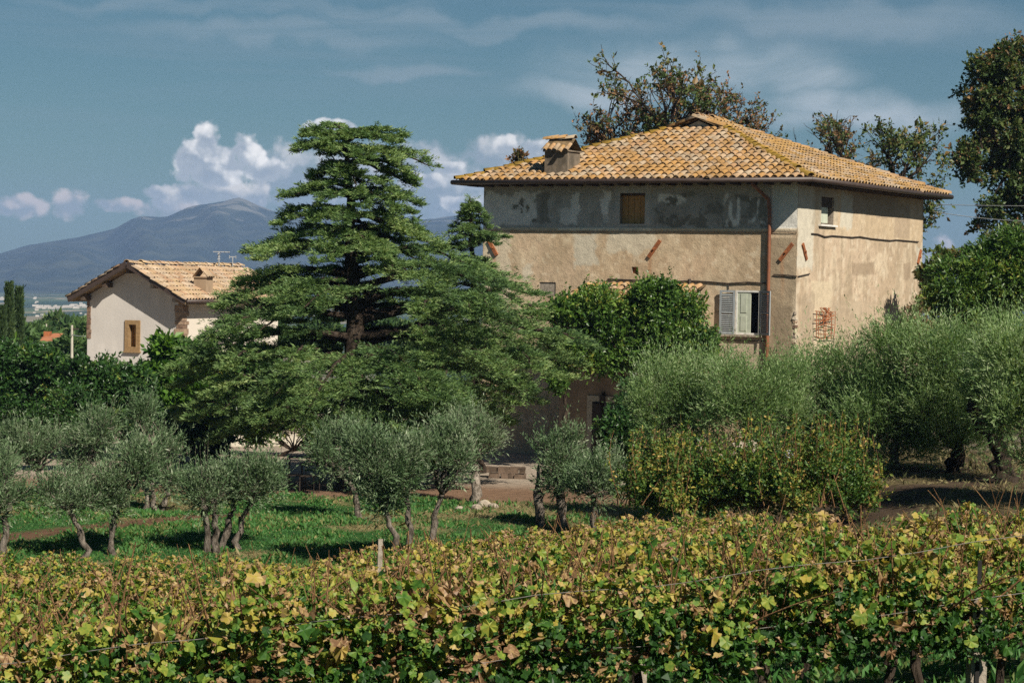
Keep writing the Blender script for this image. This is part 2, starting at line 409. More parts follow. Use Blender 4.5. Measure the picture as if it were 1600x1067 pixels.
M['concrete'] = solid('weathered_concrete', (0.36, 0.31, 0.25), (0.20, 0.165, 0.13), 14, 0.95, 0.01)
M['paleconcrete'] = solid('pale_concrete', (0.5, 0.46, 0.38), (0.38, 0.34, 0.28), 3, 0.95)
M['wire'] = solid('galvanised_wire', (0.22, 0.20, 0.18), (0.10, 0.09, 0.08), 30, 0.5, 0, 0.5)
M['whitewire'] = solid('pale_cable', (0.6, 0.6, 0.58), (0.5, 0.5, 0.48), 3, 0.6)
M['blackwire'] = solid('black_cable', (0.03, 0.03, 0.03), (0.02, 0.02, 0.02), 3, 0.6)
M['alu'] = solid('antenna_metal', (0.38, 0.39, 0.40), (0.30, 0.31, 0.32), 3, 0.4, 0, 0.5)
M['door'] = solid('grey_door_paint', (0.14, 0.15, 0.16), (0.10, 0.105, 0.115), 4, 0.5, 0, 0.4)
M['annex'] = solid('brown_annex_render', (0.36, 0.27, 0.19), (0.25, 0.185, 0.13), 1.6, 0.95, 0.02)
M['orange'] = solid('orange_far_roof', (0.42, 0.17, 0.08), (0.30, 0.12, 0.06), 2, 0.9)
M['cream'] = solid('cream_far_wall', (0.55, 0.45, 0.33), (0.45, 0.36, 0.26), 1, 0.9)
M['farwhite'] = solid('white_far_wall', (0.55, 0.50, 0.44), (0.42, 0.37, 0.32), 0.02, 0.9)
def _dark():
    m, t, b, out = base_mat('dark_room'); b.inputs['Base Color'].default_value = (0.012, 0.010, 0.009, 1); b.inputs['Roughness'].default_value = 0.9; return m
M['black'] = _dark()
def _glass():
    m, t, b, out = base_mat('window_glass'); b.inputs['Base Color'].default_value = (0.03, 0.03, 0.03, 1); b.inputs['Roughness'].default_value = 0.06
    b.inputs['Specular IOR Level'].default_value = 0.6; return m
M['glass'] = _glass()
def _ground():
    m, t, b, out = base_mat('ground_soil')
    g = t.new('ShaderNodeNewGeometry').outputs['Position']
    c = attr(t, 'col', 'Color')
    n = t.noise(g, 3.0, 9, 0.72)
    k = t.math('MULTIPLY_ADD', t.math('SUBTRACT', n, 0.5), 1.2, 1.0)
    cc = t.new('ShaderNodeVectorMath', operation='SCALE'); t.put(cc.inputs[0], c); t.put(cc.inputs['Scale'], k)
    v = t.new('ShaderNodeTexVoronoi', feature='F1'); v.inputs['Scale'].default_value = 1.0
    t.put(v.inputs['Vector'], t.vmath('MULTIPLY', g, (0.022, 0.007, 0)))
    sp = t.new('ShaderNodeSeparateColor'); t.put(sp.inputs[0], v.outputs['Color'])
    fc = t.ramp(sp.outputs[0], [(0.0, (0.035, 0.07, 0.03)), (0.35, (0.05, 0.10, 0.04)), (0.6, (0.12, 0.15, 0.07)), (0.85, (0.24, 0.20, 0.13)), (1.0, (0.36, 0.31, 0.22))])
    wood = t.smooth(t.noise(t.vmath('MULTIPLY', g, (0.012, 0.003, 0)), 1.0, 6, 0.65), 0.42, 0.6)
    fc = t.mix(wood, (0.03, 0.055, 0.03), fc)
    far = attr(t, 'tint')
    t.put(b.inputs['Base Color'], t.mix(far, cc.outputs[0], fc))
    b.inputs['Roughness'].default_value = 0.95; b.inputs['Specular IOR Level'].default_value = 0.1
    bump(t, b, n, 0.12)
    return m
M['ground'] = _ground()
def _mount():
    m, t, b, out = base_mat('mountain_slope')
    g = t.new('ShaderNodeNewGeometry').outputs['Position']
    sep = t.new('ShaderNodeSeparateXYZ'); t.put(sep.inputs[0], g)
    n = t.noise(g, 0.008, 8, 0.65); n2 = t.noise(g, 0.0035, 5, 0.6)
    c = t.mix(t.smooth(n, 0.4, 0.65), (0.016, 0.026, 0.020), (0.05, 0.058, 0.04))
    hi = t.smooth(sep.outputs[2], 95, 215)
    rk = t.smooth(t.math('ADD', t.math('MULTIPLY', hi, 0.26), t.noise(g, 0.011, 7, 0.62)), 0.70, 0.80)
    c = t.mix(t.math('MULTIPLY', rk, 0.35), c, (0.36, 0.33, 0.28))
    t.put(b.inputs['Base Color'], c); b.inputs['Roughness'].default_value = 1.0; b.inputs['Specular IOR Level'].default_value = 0.0
    return m
M['mountain'] = _mount()

# ------------------------------------------------------------------ ground
def gz(x, Y):
    x = np.asarray(x, float); Y = np.asarray(Y, float)
    xs = np.where(x > -3, x, -3 + (x + 3) * 0.15)
    xs = np.where(xs > 6, 6 + (xs - 6) * 0.5, xs)
    yy = np.clip(Y, 11, 60)
    vine = -1.8 + 0.138 * xs - 0.11 * (yy - 14) - 1.32
    near = -1.75 + (vine + 1.75) * sstep(2.0, 12.0, Y)
    lawn = np.interp(Y, [40, 46, 52, 58, 66, 100, 250, 900], [-6.45, -6.25, -5.98, -6.0, -6.1, -6.3, -15.5, -45.0])
    t = sstep(41.0, 47.0, Y)
    z = near * (1 - t) + lawn * t
    up = sstep(2.0, 9.0, x - (Y - 45) * 0.06) * sstep(34, 44, Y) * (1 - sstep(100, 160, Y))
    hill = -4.25 + 0.03 * (x - 8) - 0.012 * (Y - 45)
    z = z * (1 - up) + np.maximum(hill, z) * up
    b = (1 - sstep(120, 200, Y))
    z = z + b * 0.10 * (fbm(x * 0.6, Y * 0.6, 3, 3) - 0.5)
    return np.where(Y < 900, z, -45.0 + 0 * z)

def gzf(x, Y): return float(gz(np.array([x]), np.array([Y]))[0])

def lawn_mask(x, Y):
    """1 where the lush lawn grows, with bare and dry patches"""
    path = sstep(0.16, 0.0, np.abs(Y - (51.5 + 0.95 * (x + 9.5))) / 4.5 - 0.10 + 0.14 * (fbm(x, Y, 9, 3) - 0.5)) * sstep(-5.6, -6.6, x)
    bare = sstep(0.47, 0.60, fbm(x * 0.35, Y * 0.5, 21, 4))
    dry = sstep(-1.6, 0.6, x - (58 - Y) * 0.14 + 1.6 * (fbm(x * 0.7, Y * 0.5, 6, 3) - 0.5)) * sstep(49.5, 52.5, Y)
    far = sstep(58.0, 60.0, Y + 1.2 * (fbm(x * 0.5, Y * 0.5, 5, 3) - 0.5) + 0.10 * (x + 6))
    return path, bare, dry, far

def make_ground():
    nr, nc = 430, 260
    Ys = np.concatenate([np.linspace(-20, 30, 70), np.linspace(30.4, 90, 200), np.geomspace(91, 8350, nr - 270)])
    s = np.linspace(-1, 1, nc); s = np.sign(s) * np.abs(s) ** 1.25
    Yg, sg = np.meshgrid(Ys, s, indexing='ij')
    X = sg * (26 + np.maximum(Yg, 0) * 0.62)
    Z = gz(X, Yg)
    V = np.stack([X, Yg, Z], -1).reshape(-1, 3)
    i = np.arange(nr - 1)[:, None] * nc; j = np.arange(nc - 1)[None]
    Fq = np.stack([i + j, i + j + 1, i + nc + j + 1, i + nc + j], -1).reshape(-1, 4)
    x, Y = V[:, 0], V[:, 1]
    path, bare, dry, far = lawn_mask(x, Y)
    soil = np.array([0.13, 0.075, 0.045]); green = np.array([0.03, 0.085, 0.022]); tan = np.array([0.30, 0.24, 0.16]); drygr = np.array([0.22, 0.18, 0.085])
    vsoil = np.array([0.075, 0.075, 0.03]); gravel = np.array([0.34, 0.28, 0.22]); bank = np.array([0.075, 0.052, 0.035])
    c = np.tile(vsoil, (len(V), 1))
    def over(c, m, k): return c * (1 - m[:, None]) + np.asarray(k) * m[:, None]
    nn = fbm(x * 0.8, Y * 0.8, 40, 4)
    c = over(c, sstep(0.45, 0.6, nn) * 0.7, green * 0.8)
    lawn = sstep(41, 44, Y + 1.5 * (nn - 0.5))
    c = over(c, lawn, green)
    c = over(c, lawn * bare, drygr); c = over(c, lawn * dry * 0.85, drygr); c = over(c, lawn * path, soil)
    c = over(c, lawn * far, np.array([0.20, 0.125, 0.08]))
    c = over(c, sstep(62, 65.5, Y + 1.2 * (nn - 0.5)), gravel)
    rt = sstep(2.5, 5.5, x - (Y - 45) * 0.05) * sstep(33, 37, Y)
    c = over(c, rt, bank); c = over(c, rt * sstep(0.5, 0.62, nn) * 0.6, drygr * 0.8)
    c = over(c, rt * sstep(56, 58, Y) * (1 - sstep(63, 66, Y)), gravel * 0.5)
    c = over(c, sstep(95, 115, Y), np.array([0.07, 0.10, 0.035]))
    f = sstep(250, 700, Y)
    b = MB().add(V, Fq, f)
    b.build('ground', M['ground'], kind='structure', smooth=True, col=np.concatenate([c, np.ones((len(c), 1))], 1))
make_ground()

def make_mountains():
    prof = [(-900, 402), (-300, 408), (0, 399), (60, 382), (140, 369), (190, 356), (230, 339), (270, 337), (300, 324), (335, 318), (360, 313), (379, 308.5), (394, 313.5), (412, 321), (440, 331), (500, 341), (600, 345), (680, 338), (760, 333), (860, 352), (1000, 372), (1150, 392), (1400, 424), (1700, 428), (2400, 430)]
    YR = 6500.0
    pts = np.array([P(px, py, YR) for px, py in prof])
    nx, ny = 380, 110
    xs = np.linspace(-3600, 3600, nx); ys = np.linspace(4300, 8300, ny)
    X, Yg = np.meshgrid(xs, ys, indexing='ij')
    Yr = YR + 350 * (fbm(X * 0.0012, X * 0, 8, 3) - 0.5)
    H = np.interp(X, pts[:, 0], pts[:, 2]) + 45
    H = H + 10 * (fbm(X * 0.012, X * 0 + 3, 4, 4) - 0.5)
    t = np.clip(1 - (Yr - Yg) / 2000.0, 0, 1); t2 = np.clip(1 - (Yg - Yr) / 1500.0, 0, 1)
    prf = np.where(Yg < Yr, t ** 1.5, t2 ** 1.3)
    rid = 1 - np.abs(2 * fbm(X * 0.0055 + Yg * 0.0012, Yg * 0.0005, 12, 5) - 1)
    Z = -48 + H * np.clip(prf + (rid - 0.72) * 0.75 * prf * (1 - prf) * 2.2, 0, 1.02)
    V = np.stack([X, Yg, Z], -1).reshape(-1, 3)
    i = np.arange(nx - 1)[:, None] * ny; j = np.arange(ny - 1)[None]
    Fq = np.stack([i + j, i + ny + j, i + ny + j + 1, i + j + 1], -1).reshape(-1, 4)
    MB().add(V, Fq).build('mountains', M['mountain'], kind='structure', smooth=True)
make_mountains()

def make_haze():
    m = bpy.data.materials.new('haze_air'); m.use_nodes = True
    t = NT(m.node_tree); t.n.clear()
    v = t.new('ShaderNodeVolumePrincipled'); v.inputs['Color'].default_value = (0.36, 0.54, 0.93, 1); v.inputs['Density'].default_value = 1.1e-4
    v.inputs['Anisotropy'].default_value = 0.0
    o = t.new('ShaderNodeOutputMaterial'); t.l.new(v.outputs[0], o.inputs['Volume'])
    MB().box((-6800, -60, -50), (13600, 0, 0), (0, 8460, 0), (0, 0, 310)).build('haze', m, kind='stuff')
make_haze()

def make_far_buildings():
    r = np.random.default_rng(31)
    me = None
    spots = []
    for px0, px1, py, n in ((52, 84, 481, 7), (86, 134, 480, 12), (0, 8, 467, 3), (430, 560, 478, 6)):
        for k in range(n):
            spots.append((px0 + (px1 - px0) * (k + r.uniform(0.2, 0.8)) / n, py + r.uniform(-2.5, 2.5), r.uniform(0.8, 1.5)))
    for k in range(46):
        spots.append((r.uniform(0, 140) if k < 32 else r.uniform(560, 760), r.uniform(440, 503), r.uniform(0.35, 0.8)))
    for px, py, s in spots:
        d = ray(px, py); k = -45.0 / d[2]; p = d * k
        if not (1200 < p[1] < 4600): continue
        w = 6.5 * s * p[1] / 3000; hh = 1.3 * min(s, 1) * p[1] / 3000 + 0.6
        if me is None:
            b = MB().box((-1, -0.5, -0.1), (2, 0, 0), (0, 1, 0), (0, 0, 0.9))
            b.add([(-1.05, -0.55, 0.9), (1.05, -0.55, 0.9), (1.05, 0.55, 0.9), (-1.05, 0.55, 0.9), (-1.0, 0, 1.25), (1.0, 0, 1.25)],
                  [np.array([[0, 1, 5, 4], [2, 3, 4, 5]]), np.array([[1, 2, 5], [3, 0, 4]])], 0.9)
            o = b.build('far_building', M['farwhite']); me = o.data
        else:
            o = link('far_building', me)
        o.location = p; o.scale = (w / 2, w * 0.6, hh); o.rotation_euler = (0, 0, r.uniform(-0.3, 0.3))
        tag(o, 'tiny pale building far off on the hazy plain below the mountain', 'building', 'pale buildings on the far plain')
make_far_buildings()

# ------------------------------------------------------------------ buildings
class Frame:
    def __init__(s, C, u, v):
        s.C = np.asarray(C, float); s.u = np.asarray([*u, 0.0]); s.v = np.asarray([*v, 0.0])
    def __call__(s, a, b, z):
        a = np.asarray(a, float)[..., None]; b = np.asarray(b, float)[..., None]
        return s.C * np.array([1, 1, 0]) + s.u * a + s.v * b + UP * np.asarray(z, float)[..., None]
    def on_front(s, px, py, b=0.0):
        d = ray(px, py); n = s.v; k = np.dot(s(0, b, 0) , n) / np.dot(d, n); p = d * k
        return float(np.dot(p - s.C, s.u)), float(p[2])
    def on_side(s, px, py, a=0.0):
        d = ray(px, py); n = s.u; k = np.dot(s(a, 0, 0), n) / np.dot(d, n); p = d * k
        return float(np.dot(p - s.C, s.v)), float(p[2])

def wall_grid(x0, x1, z0, z1, step, holes, zstep_top=None):
    """grid lines over a wall, snapped to the edges of its openings; returns X, Z grids and the kept quads"""
    xs = list(np.arange(x0, x1, step)) + [x1]; zs = list(np.arange(z0, z1, step)) + [z1]
    xs = np.array(xs); zs = np.array(zs)
    def snap(arr, val):
        arr[np.argmin(np.abs(arr - val))] = val
    for (a0, a1, c0, c1) in holes:
        for q in (a0, a1): snap(xs, q)
        for q in (c0, c1): snap(zs, q)
    X, Z = np.meshgrid(xs, zs, indexing='ij'); nz = len(zs)
    i = np.arange(len(xs) - 1)[:, None] * nz; j = np.arange(nz - 1)[None]
    Fq = np.stack([i + j, i + nz + j, i + nz + j + 1, i + j + 1], -1).reshape(-1, 4)
    cx = ((xs[:-1] + xs[1:]) / 2)[:, None] + 0 * zs[None, 1:]; cz = ((zs[:-1] + zs[1:]) / 2)[None] + 0 * cx
    keep = np.ones(cx.size, bool)
    for (a0, a1, c0, c1) in holes:
        keep &= ~((cx.ravel() > a0) & (cx.ravel() < a1) & (cz.ravel() > c0) & (cz.ravel() < c1))
    return X.ravel(), Z.ravel(), Fq[keep]

def coppo_template():
    L = 0.47; r0, r1 = 0.118, 0.092; n = 5
    th = np.linspace(0, math.pi, n + 1)
    V = []
    for (y, r, lift) in ((0, r0, 0.035), (L, r1, 0.0)):
        for t in th: V.append((r * math.cos(t), y, r * 0.85 * math.sin(t) + lift))
    for t in th: V.append(((r0 - 0.02) * math.cos(t), 0.0, (r0 - 0.02) * 0.85 * math.sin(t) + 0.035))
    m = n + 1
    Fq = [[k, k + 1, m + k + 1, m + k] for k in range(n)] + [[k, 2 * m + k, 2 * m + k + 1, k + 1] for k in range(n)]
    return np.array(V), np.array(Fq)
COPPO_V, COPPO_F = coppo_template()

def tile_plane(E0, e, g, m, L, inside, cs=0.30, rs=0.385, lift=0.03, jit=1.0, seed=1, run=None):
    """positions and axes of the cover tiles on a roof plane; e along the eave, g up the slope (both horizontal unit vectors)"""
    r = np.random.default_rng(seed)
    ca = 1 / math.hypot(1, m); w = np.array([g[0], g[1], m]) * ca; nn = np.cross(e, w)
    if nn[2] < 0: nn = -nn
    out = []
    ns = int(L / cs)
    nt = int(run / (rs * ca)) + 1
    for it in range(nt):
        for k in range(ns + 1):
            s = k * cs + (L - ns * cs) / 2; t = it * rs * ca - 0.04
            if not inside(s, t + 0.2 * ca): continue
            p = E0 + e * s + g * t + UP * (m * t) + nn * (lift + r.normal() * 0.006 * jit) + e * r.normal() * 0.008 * jit
            p = p + nn * 0.05 * float(fbm(np.array([s * 0.5]), np.array([t * 0.5 + seed]), seed, 2)[0] - 0.5) - w * (r.random() < 0.05) * r.uniform(0.04, 0.12)
            a = r.normal() * 0.045 * jit
            out.append((p, e * math.cos(a) + w * math.sin(a), w * math.cos(a) - e * math.sin(a), nn, r.random()))
    return out

def tile_matrix(p, x, y, z):
    return Matrix(((x[0], y[0], z[0], p[0]), (x[1], y[1], z[1], p[1]), (x[2], y[2], z[2], p[2]), (0, 0, 0, 1)))

_tile_mesh = {}
def place_tiles(tiles, mat, parent, n_single, name='roof_tile', scale=1.0, stuffname='roof_tiles'):
    """n_single tiles become objects of their own, the rest one joined part"""
    key = (mat.name, scale)
    if key not in _tile_mesh:
        o = MB().add(COPPO_V * scale, COPPO_F, 0.0).build(name, mat, None, smooth=True)
        _tile_mesh[key] = o.data; bpy.data.objects.remove(o)
    me = _tile_mesh[key]; bs = np.array(base_of(parent))
    for (p, x, y, z, t) in tiles[:n_single]:
        o = link(name, me, parent); o.matrix_local = tile_matrix(p - bs, x, y, z)
    rest = tiles[n_single:]
    if rest:
        b = MB()
        for (p, x, y, z, t) in rest:
            V = COPPO_V * scale
            b.add(p + V[:, :1] * x + V[:, 1:2] * y + V[:, 2:3] * z, COPPO_F, t)
        b.build(stuffname, mat, parent, kind='stuff', smooth=True)

def ridge_line(A, B, mat, parent, step=0.36, name='ridge_tile', rng_seed=3, lift=0.06):
    r = np.random.default_rng(rng_seed)
    A = np.asarray(A); B = np.asarray(B); L = np.linalg.norm(B - A); d = (B - A) / L
    x = nrm(np.cross(d, UP)); z = np.cross(x, d); n = int(L / step)
    ts = [(A + d * (k * L / n) + UP * lift + z * r.normal() * 0.01, x, nrm(d + x * r.normal() * 0.04), z, r.random()) for k in range(n)]
    place_tiles(ts, mat, parent, 400, name, 1.25)

def strip(b, A, B, w, h):
    """square bar from A to B, w wide and h high"""
    A = np.asarray(A, float); B = np.asarray(B, float); d = nrm(B - A)
    s = np.cross(d, UP); s = nrm(s) if np.linalg.norm(s) > 1e-3 else np.array([1.0, 0, 0])
    n = np.cross(s, d)
    b.box(A - s * w / 2 - n * h / 2, s * w, B - A, n * h)
    return b

def make_villa():
    C = P(1247.0, 300, 72.0)
    u = np.array([-0.866, 0.5]); v = np.array([0.5, 0.866])
    H = Frame((C[0], C[1], 0), u, v); W, D = 12.08, 12.3
    nf = -H.v; nr_ = -H.u
    ZE = 3.42; Z0 = -6.5
    root = thing('villa', 'large old villa with patchy tan and grey render under a lichened hipped tile roof', 'villa', H(W / 2, D / 2, -6.1))
    fr = lambda px, py: H.on_front(px, py)
    sd = lambda px, py: H.on_side(px, py)
    def frect(px0, px1, py0, py1):
        a1, z1 = fr(px0, (py0)); a0, z0 = fr(px1, py1); _, zt = fr((px0 + px1) / 2, py0); _, zb = fr((px0 + px1) / 2, py1)
        return (a0, a1, zb, zt)
    def srect(px0, px1, py0, py1):
        b0, _ = sd(px0, py0); b1, _ = sd(px1, py1); _, zt = sd((px0 + px1) / 2, py0); _, zb = sd((px0 + px1) / 2, py1)
        return (b0, b1, zb, zt)
    # front wall
    win_up = frect(969, 1007, 302, 350); win_sh = frect(1150, 1187, 454, 523); vent = frect(987, 997, 417, 427); blind = frect(843, 868, 441, 462)
    a, z, Fq = wall_grid(0, W, Z0, ZE - 0.02, 0.045, [win_up, win_sh, vent, blind])
    wob = 0.55 * (fbm(a * 2.0, z * 2.0, 2, 6, 0.62) - 0.5); wob2 = 0.55 * (fbm(a * 2.0 + 40, z * 2.0, 5, 6, 0.62) - 0.5)
    aw, zw = a + wob, z + wob2
    col = np.zeros((len(a), 3)) + np.array([0.42, 0.312, 0.22])
    def over(m, k):
        nonlocal col
        col = col * (1 - m[:, None]) + np.asarray(k) * m[:, None]
    def rect(r, s=0.05, warp=1.0):
        s = s * 0.4; x = a + (aw - a) * warp; y = z + (zw - z) * warp
        return sstep(r[0] - s, r[0] + s, x) * sstep(r[1] + s, r[1] - s, x) * sstep(r[2] - s, r[2] + s, y) * sstep(r[3] + s, r[3] - s, y)
    big = fbm(a * 0.7, z * 0.7, 11, 5); fine = fbm(a * 6, z * 6, 13, 4); mid = fbm(a * 2.0, z * 1.4, 15, 5); streak = fbm(a * 5, z * 0.5, 17, 4)
    over(sstep(0.42, 0.62, big) * 0.65, (0.335, 0.25, 0.165)); over(sstep(0.52, 0.66, mid) * 0.6, (0.47, 0.38, 0.275))
    over(sstep(0.60, 0.72, fine) * 0.45, (0.27, 0.20, 0.135)); over(sstep(0.64, 0.72, fbm(a * 5, z * 5, 71, 5)) * 0.6, (0.52, 0.44, 0.34))
    over(sstep(0.55, 0.72, streak) * 0.3, (0.30, 0.235, 0.16))
    _, zc = fr(1000, 356)                                        # string course: grey render above, tan below
    _, zl = fr(1000, 361)
    upm = sstep(zc - 0.01, zc + 0.02, z)
    over(upm, (0.265, 0.255, 0.228)); over(upm * sstep(0.45, 0.6, mid) * 0.6, (0.19, 0.18, 0.155)); over(upm * sstep(0.5, 0.7, streak) * 0.35, (0.30, 0.28, 0.25))
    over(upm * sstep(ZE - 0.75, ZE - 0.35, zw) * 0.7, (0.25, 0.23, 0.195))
    light = (0.46, 0.45, 0.415); dk = (0.125, 0.118, 0.095)
    holes = sstep(0.47, 0.51, fbm(a * 2.0, z * 2.0, 33, 6, 0.6))
    over(upm * rect(frect(757, 845, 300, 352), 0.1) * 0.85, light); over(upm * rect(frect(798, 838, 312, 352), 0.12) * holes, dk)
    over(upm * rect(frect(838, 858, 303, 352), 0.1) * 0.8, dk)
    over(upm * rect(frect(893, 906, 304, 350), 0.06), light); over(upm * rect(frect(876, 902, 330, 349), 0.1) * 0.8, light)
    over(upm * rect(frect(938, 953, 300, 338), 0.06), (0.50, 0.485, 0.45)); over(upm * rect(frect(940, 950, 336, 350), 0.06) * 0.6, light)
    over(upm * rect(frect(1025, 1075, 300, 352), 0.16) * (0.35 + 0.65 * holes), dk); over(upm * rect(frect(1028, 1072, 300, 318), 0.1) * (1 - holes), light)
    over(upm * rect(frect(1078, 1203, 302, 356), 0.16) * (0.3 + 0.6 * holes), dk)
    over(upm * rect(frect(1135, 1200, 303, 350), 0.16) * sstep(0.5, 0.62, fbm(a * 7, z * 1.6, 37, 4)), light)
    over(upm * rect(frect(1207, 1249, 284, 372), 0.03, 0.2), (0.40, 0.385, 0.345))
    over(rect(frect(960, 1016, 289, 352), 0.02, 0.1) * 0.8, (0.30, 0.285, 0.26))
    sm = sstep(zl - 0.01, zl + 0.01, z) * (1 - upm)
    over(sm * 0.8, (0.47, 0.40, 0.31)); over(sm * rect(frect(872, 1018, 352, 364), 0.02, 0.2) * 0.9, (0.58, 0.53, 0.46))
    over(rect(frect(757, 796, 362, 520), 0.12) * 0.75, (0.47, 0.41, 0.325))
    over(rect(frect(896, 932, 364, 418), 0.16) * 0.9, (0.42, 0.385, 0.325)); over(rect(frect(952, 1022, 362, 394), 0.14) * 0.85, (0.43, 0.385, 0.315))
    over(rect(frect(815, 829, 416, 440), 0.08) * 0.8, (0.47, 0.42, 0.35))
    over(rect(frect(1125, 1204, 452, 475), 0.25) * 0.3, (0.50, 0.43, 0.33)); over(rect(frect(1108, 1203, 525, 580), 0.12) * 0.85, (0.36, 0.30, 0.235))
    over(rect(frect(1196, 1250, 372, 700), 0.03, 0.1) * (0.55 + 0.45 * mid), (0.27, 0.21, 0.145)); over(rect(frect(1196, 1210, 372, 700), 0.03, 0.1) * 0.6, (0.25, 0.195, 0.135))
    over(rect(frect(1208, 1247, 480, 700), 0.06, 0.3) * 0.6, (0.20, 0.155, 0.11))
    edge = sstep(0.13, 0.02, aw) * sstep(0.0, -1.2, z); over(edge * 0.8, (0.55, 0.46, 0.36))
    for (px, py) in ((772, 402), (1016, 404), (1222, 408)):         # rust runs under the iron anchors
        aa, zz = fr(px, py); over(sstep(0.10, 0.02, np.abs(a - aa + 0.3 * wob)) * sstep(zz + 0.05, zz - 0.02, z) * sstep(zz - 1.6, zz - 0.2, z) * 0.55, (0.30, 0.15, 0.07))
    rel = 0.016 * (fine - 0.5) + 0.02 * (mid - 0.5)
    col = np.clip((col * 0.86 + 0.14 * col.mean(1, keepdims=True)) * np.where(upm > 0.5, 1.62, 1.30)[:, None] * np.where((upm > 0.5)[:, None], 1.0, np.array([1.02, 0.995, 0.90])) * (0.86 + 0.28 * fbm(a * 9, z * 9, 19, 4))[:, None], 0, 0.8)
    V = H(a, 0 * a, z) + nf * (rel + sm * 0.02)[:, None]
    MB().add(V, Fq).build('front_wall', M['wall'], root, smooth=True, col=np.concatenate([col, np.ones((len(a), 1))], 1))
    # right wall
    win_r = srect(1283.5, 1302, 308, 351)
    a, z, Fq = wall_grid(0, D, Z0, ZE - 0.02, 0.055, [win_r])
    wob = 0.5 * (fbm(a * 2.0, z * 2.0, 52, 6, 0.62) - 0.5); wob2 = 0.5 * (fbm(a * 2.0 + 40, z * 2.0, 55, 6, 0.62) - 0.5); aw, zw = a + wob, z + wob2
    big = fbm(a * 0.45, z * 0.6, 61, 5); fine = fbm(a * 6, z * 6, 63, 4); mid = fbm(a * 1.2, z * 1.2, 65, 5); streak = fbm(a * 3, z * 0.35, 67, 4)
    col = np.zeros((len(a), 3)) + np.array([0.475, 0.355, 0.248])
    over(sstep(0.44, 0.56, big) * 0.6, (0.36, 0.265, 0.172)); over(sstep(0.5, 0.6, mid) * 0.6, (0.55, 0.445, 0.32)); over(sstep(0.5, 0.66, streak) * 0.6, (0.33, 0.25, 0.165)); over(sstep(0.60, 0.70, fine) * 0.45, (0.28, 0.21, 0.14)); over(sstep(0.63, 0.70, fbm(a * 4, z * 4, 79, 5)) * 0.5, (0.60, 0.50, 0.38))
    over(rect(srect(1290, 1440, 300, 372), 0.05, 0.3) * 0.5, (0.50, 0.375, 0.235))
    over(rect(srect(1331, 1402, 300, 337), 0.1) * 0.7, (0.30, 0.225, 0.16)); over(rect(srect(1398, 1421, 320, 372), 0.04, 0.2) * 0.8, (0.36, 0.265, 0.18))
    pl = (0.50, 0.455, 0.375)
    over(rect(srect(1248, 1270, 282, 420), 0.1) * 0.9, pl); over(rect(srect(1270, 1283, 300, 352), 0.1) * 0.6, (0.36, 0.30, 0.22)); over(rect(srect(1314, 1332, 300, 358), 0.12) * 0.9, pl)
    over(rect(srect(1280, 1308, 296, 352), 0.05, 0.2) * 0.5, (0.40, 0.35, 0.28))
    over(rect(srect(1432, 1442, 384, 430), 0.1) * 0.7, (0.45, 0.42, 0.35))
    over(rect(srect(1332, 1366, 410, 430), 0.08, 0.4) * 0.8, (0.29, 0.21, 0.14)); over(rect(srect(1412, 1422, 410, 436), 0.08, 0.4) * 0.8, (0.29, 0.21, 0.14))
    over(rect(srect(1296, 1430, 470, 700), 0.05, 0.3) * 0.55, (0.39, 0.30, 0.21))
    over(rect(srect(1268, 1298, 439, 545), 0.04, 0.15) * 0.8, (0.52, 0.42, 0.29)); over(rect(srect(1252, 1268, 460, 700), 0.1) * 0.6, (0.34, 0.26, 0.18))
    edge = sstep(0.30, 0.05, aw) * sstep(0.2, -1.0, z); over(edge * 0.7, (0.58, 0.48, 0.37))
    col = np.clip((col * 0.84 + 0.16 * col.mean(1, keepdims=True)) * np.array([1.04, 1.04, 0.99]) * (0.82 + 0.36 * fbm(a * 8, z * 8, 69, 4))[:, None], 0, 0.8)
    V = H(0 * a, a, z) + nr_ * (0.012 * (fine - 0.5) + 0.02 * (mid - 0.5))[:, None]
    MB().add(V, Fq).build('side_wall', M['wall'], root, smooth=True, col=np.concatenate([col, np.ones((len(a), 1))], 1))
    b = MB()
    b.add(H(np.array([W, W, W, W]), np.array([0, D, D, 0]), np.array([Z0, Z0, ZE, ZE])), np.array([[0, 1, 2, 3]]))
    b.add(H(np.array([0, W, W, 0]), np.array([D, D, D, D]), np.array([Z0, Z0, ZE, ZE])), np.array([[0, 1, 2, 3]]))
    b.build('rear_wall', M['annex'], root)
    # openings
    def fbox(name, r, b0, b1, mat, par=root):
        return MB().box(H(r[0], b0, r[2]), H.u * (r[1] - r[0]), H.v * (b1 - b0), UP * (r[3] - r[2])).build(name, mat, par)
    def sbox(name, r, a0, a1, mat, par=root):
        return MB().box(H(a0, r[0], r[2]), H.v * (r[1] - r[0]), H.u * (a1 - a0), UP * (r[3] - r[2])).build(name, mat, par)
    def reveal(r, front=True, d=0.28, mat=None):
        b = MB(); t = 0.03
        fn = (lambda q: H(q[0], q[1], q[2])) if front else (lambda q: H(q[1], q[0], q[2]))
        x0, x1, z0, z1 = r
        for (p, q) in (((x0, z0), (x0, z1)), ((x1, z0), (x1, z1)), ((x0, z0), (x1, z0)), ((x0, z1), (x1, z1))):
            b.add([fn((p[0], 0.0, p[1])), fn((q[0], 0.0, q[1])), fn((q[0], d, q[1])), fn((p[0], d, p[1]))], np.array([[0, 1, 2, 3]]))
        return b.build('reveal', mat or M['concrete'], root)
    wu = fbox('boarded_window', win_up, 0.20, 0.24, M['board']); reveal(win_up)
    x0, x1, z0, z1 = win_up
    for k in range(4):
        fbox('plank', (x0 + (x1 - x0) * k / 4 + 0.008, x0 + (x1 - x0) * (k + 1) / 4 - 0.008, z0 + 0.02, z1 - 0.02), 0.175, 0.20, M['board'], wu)
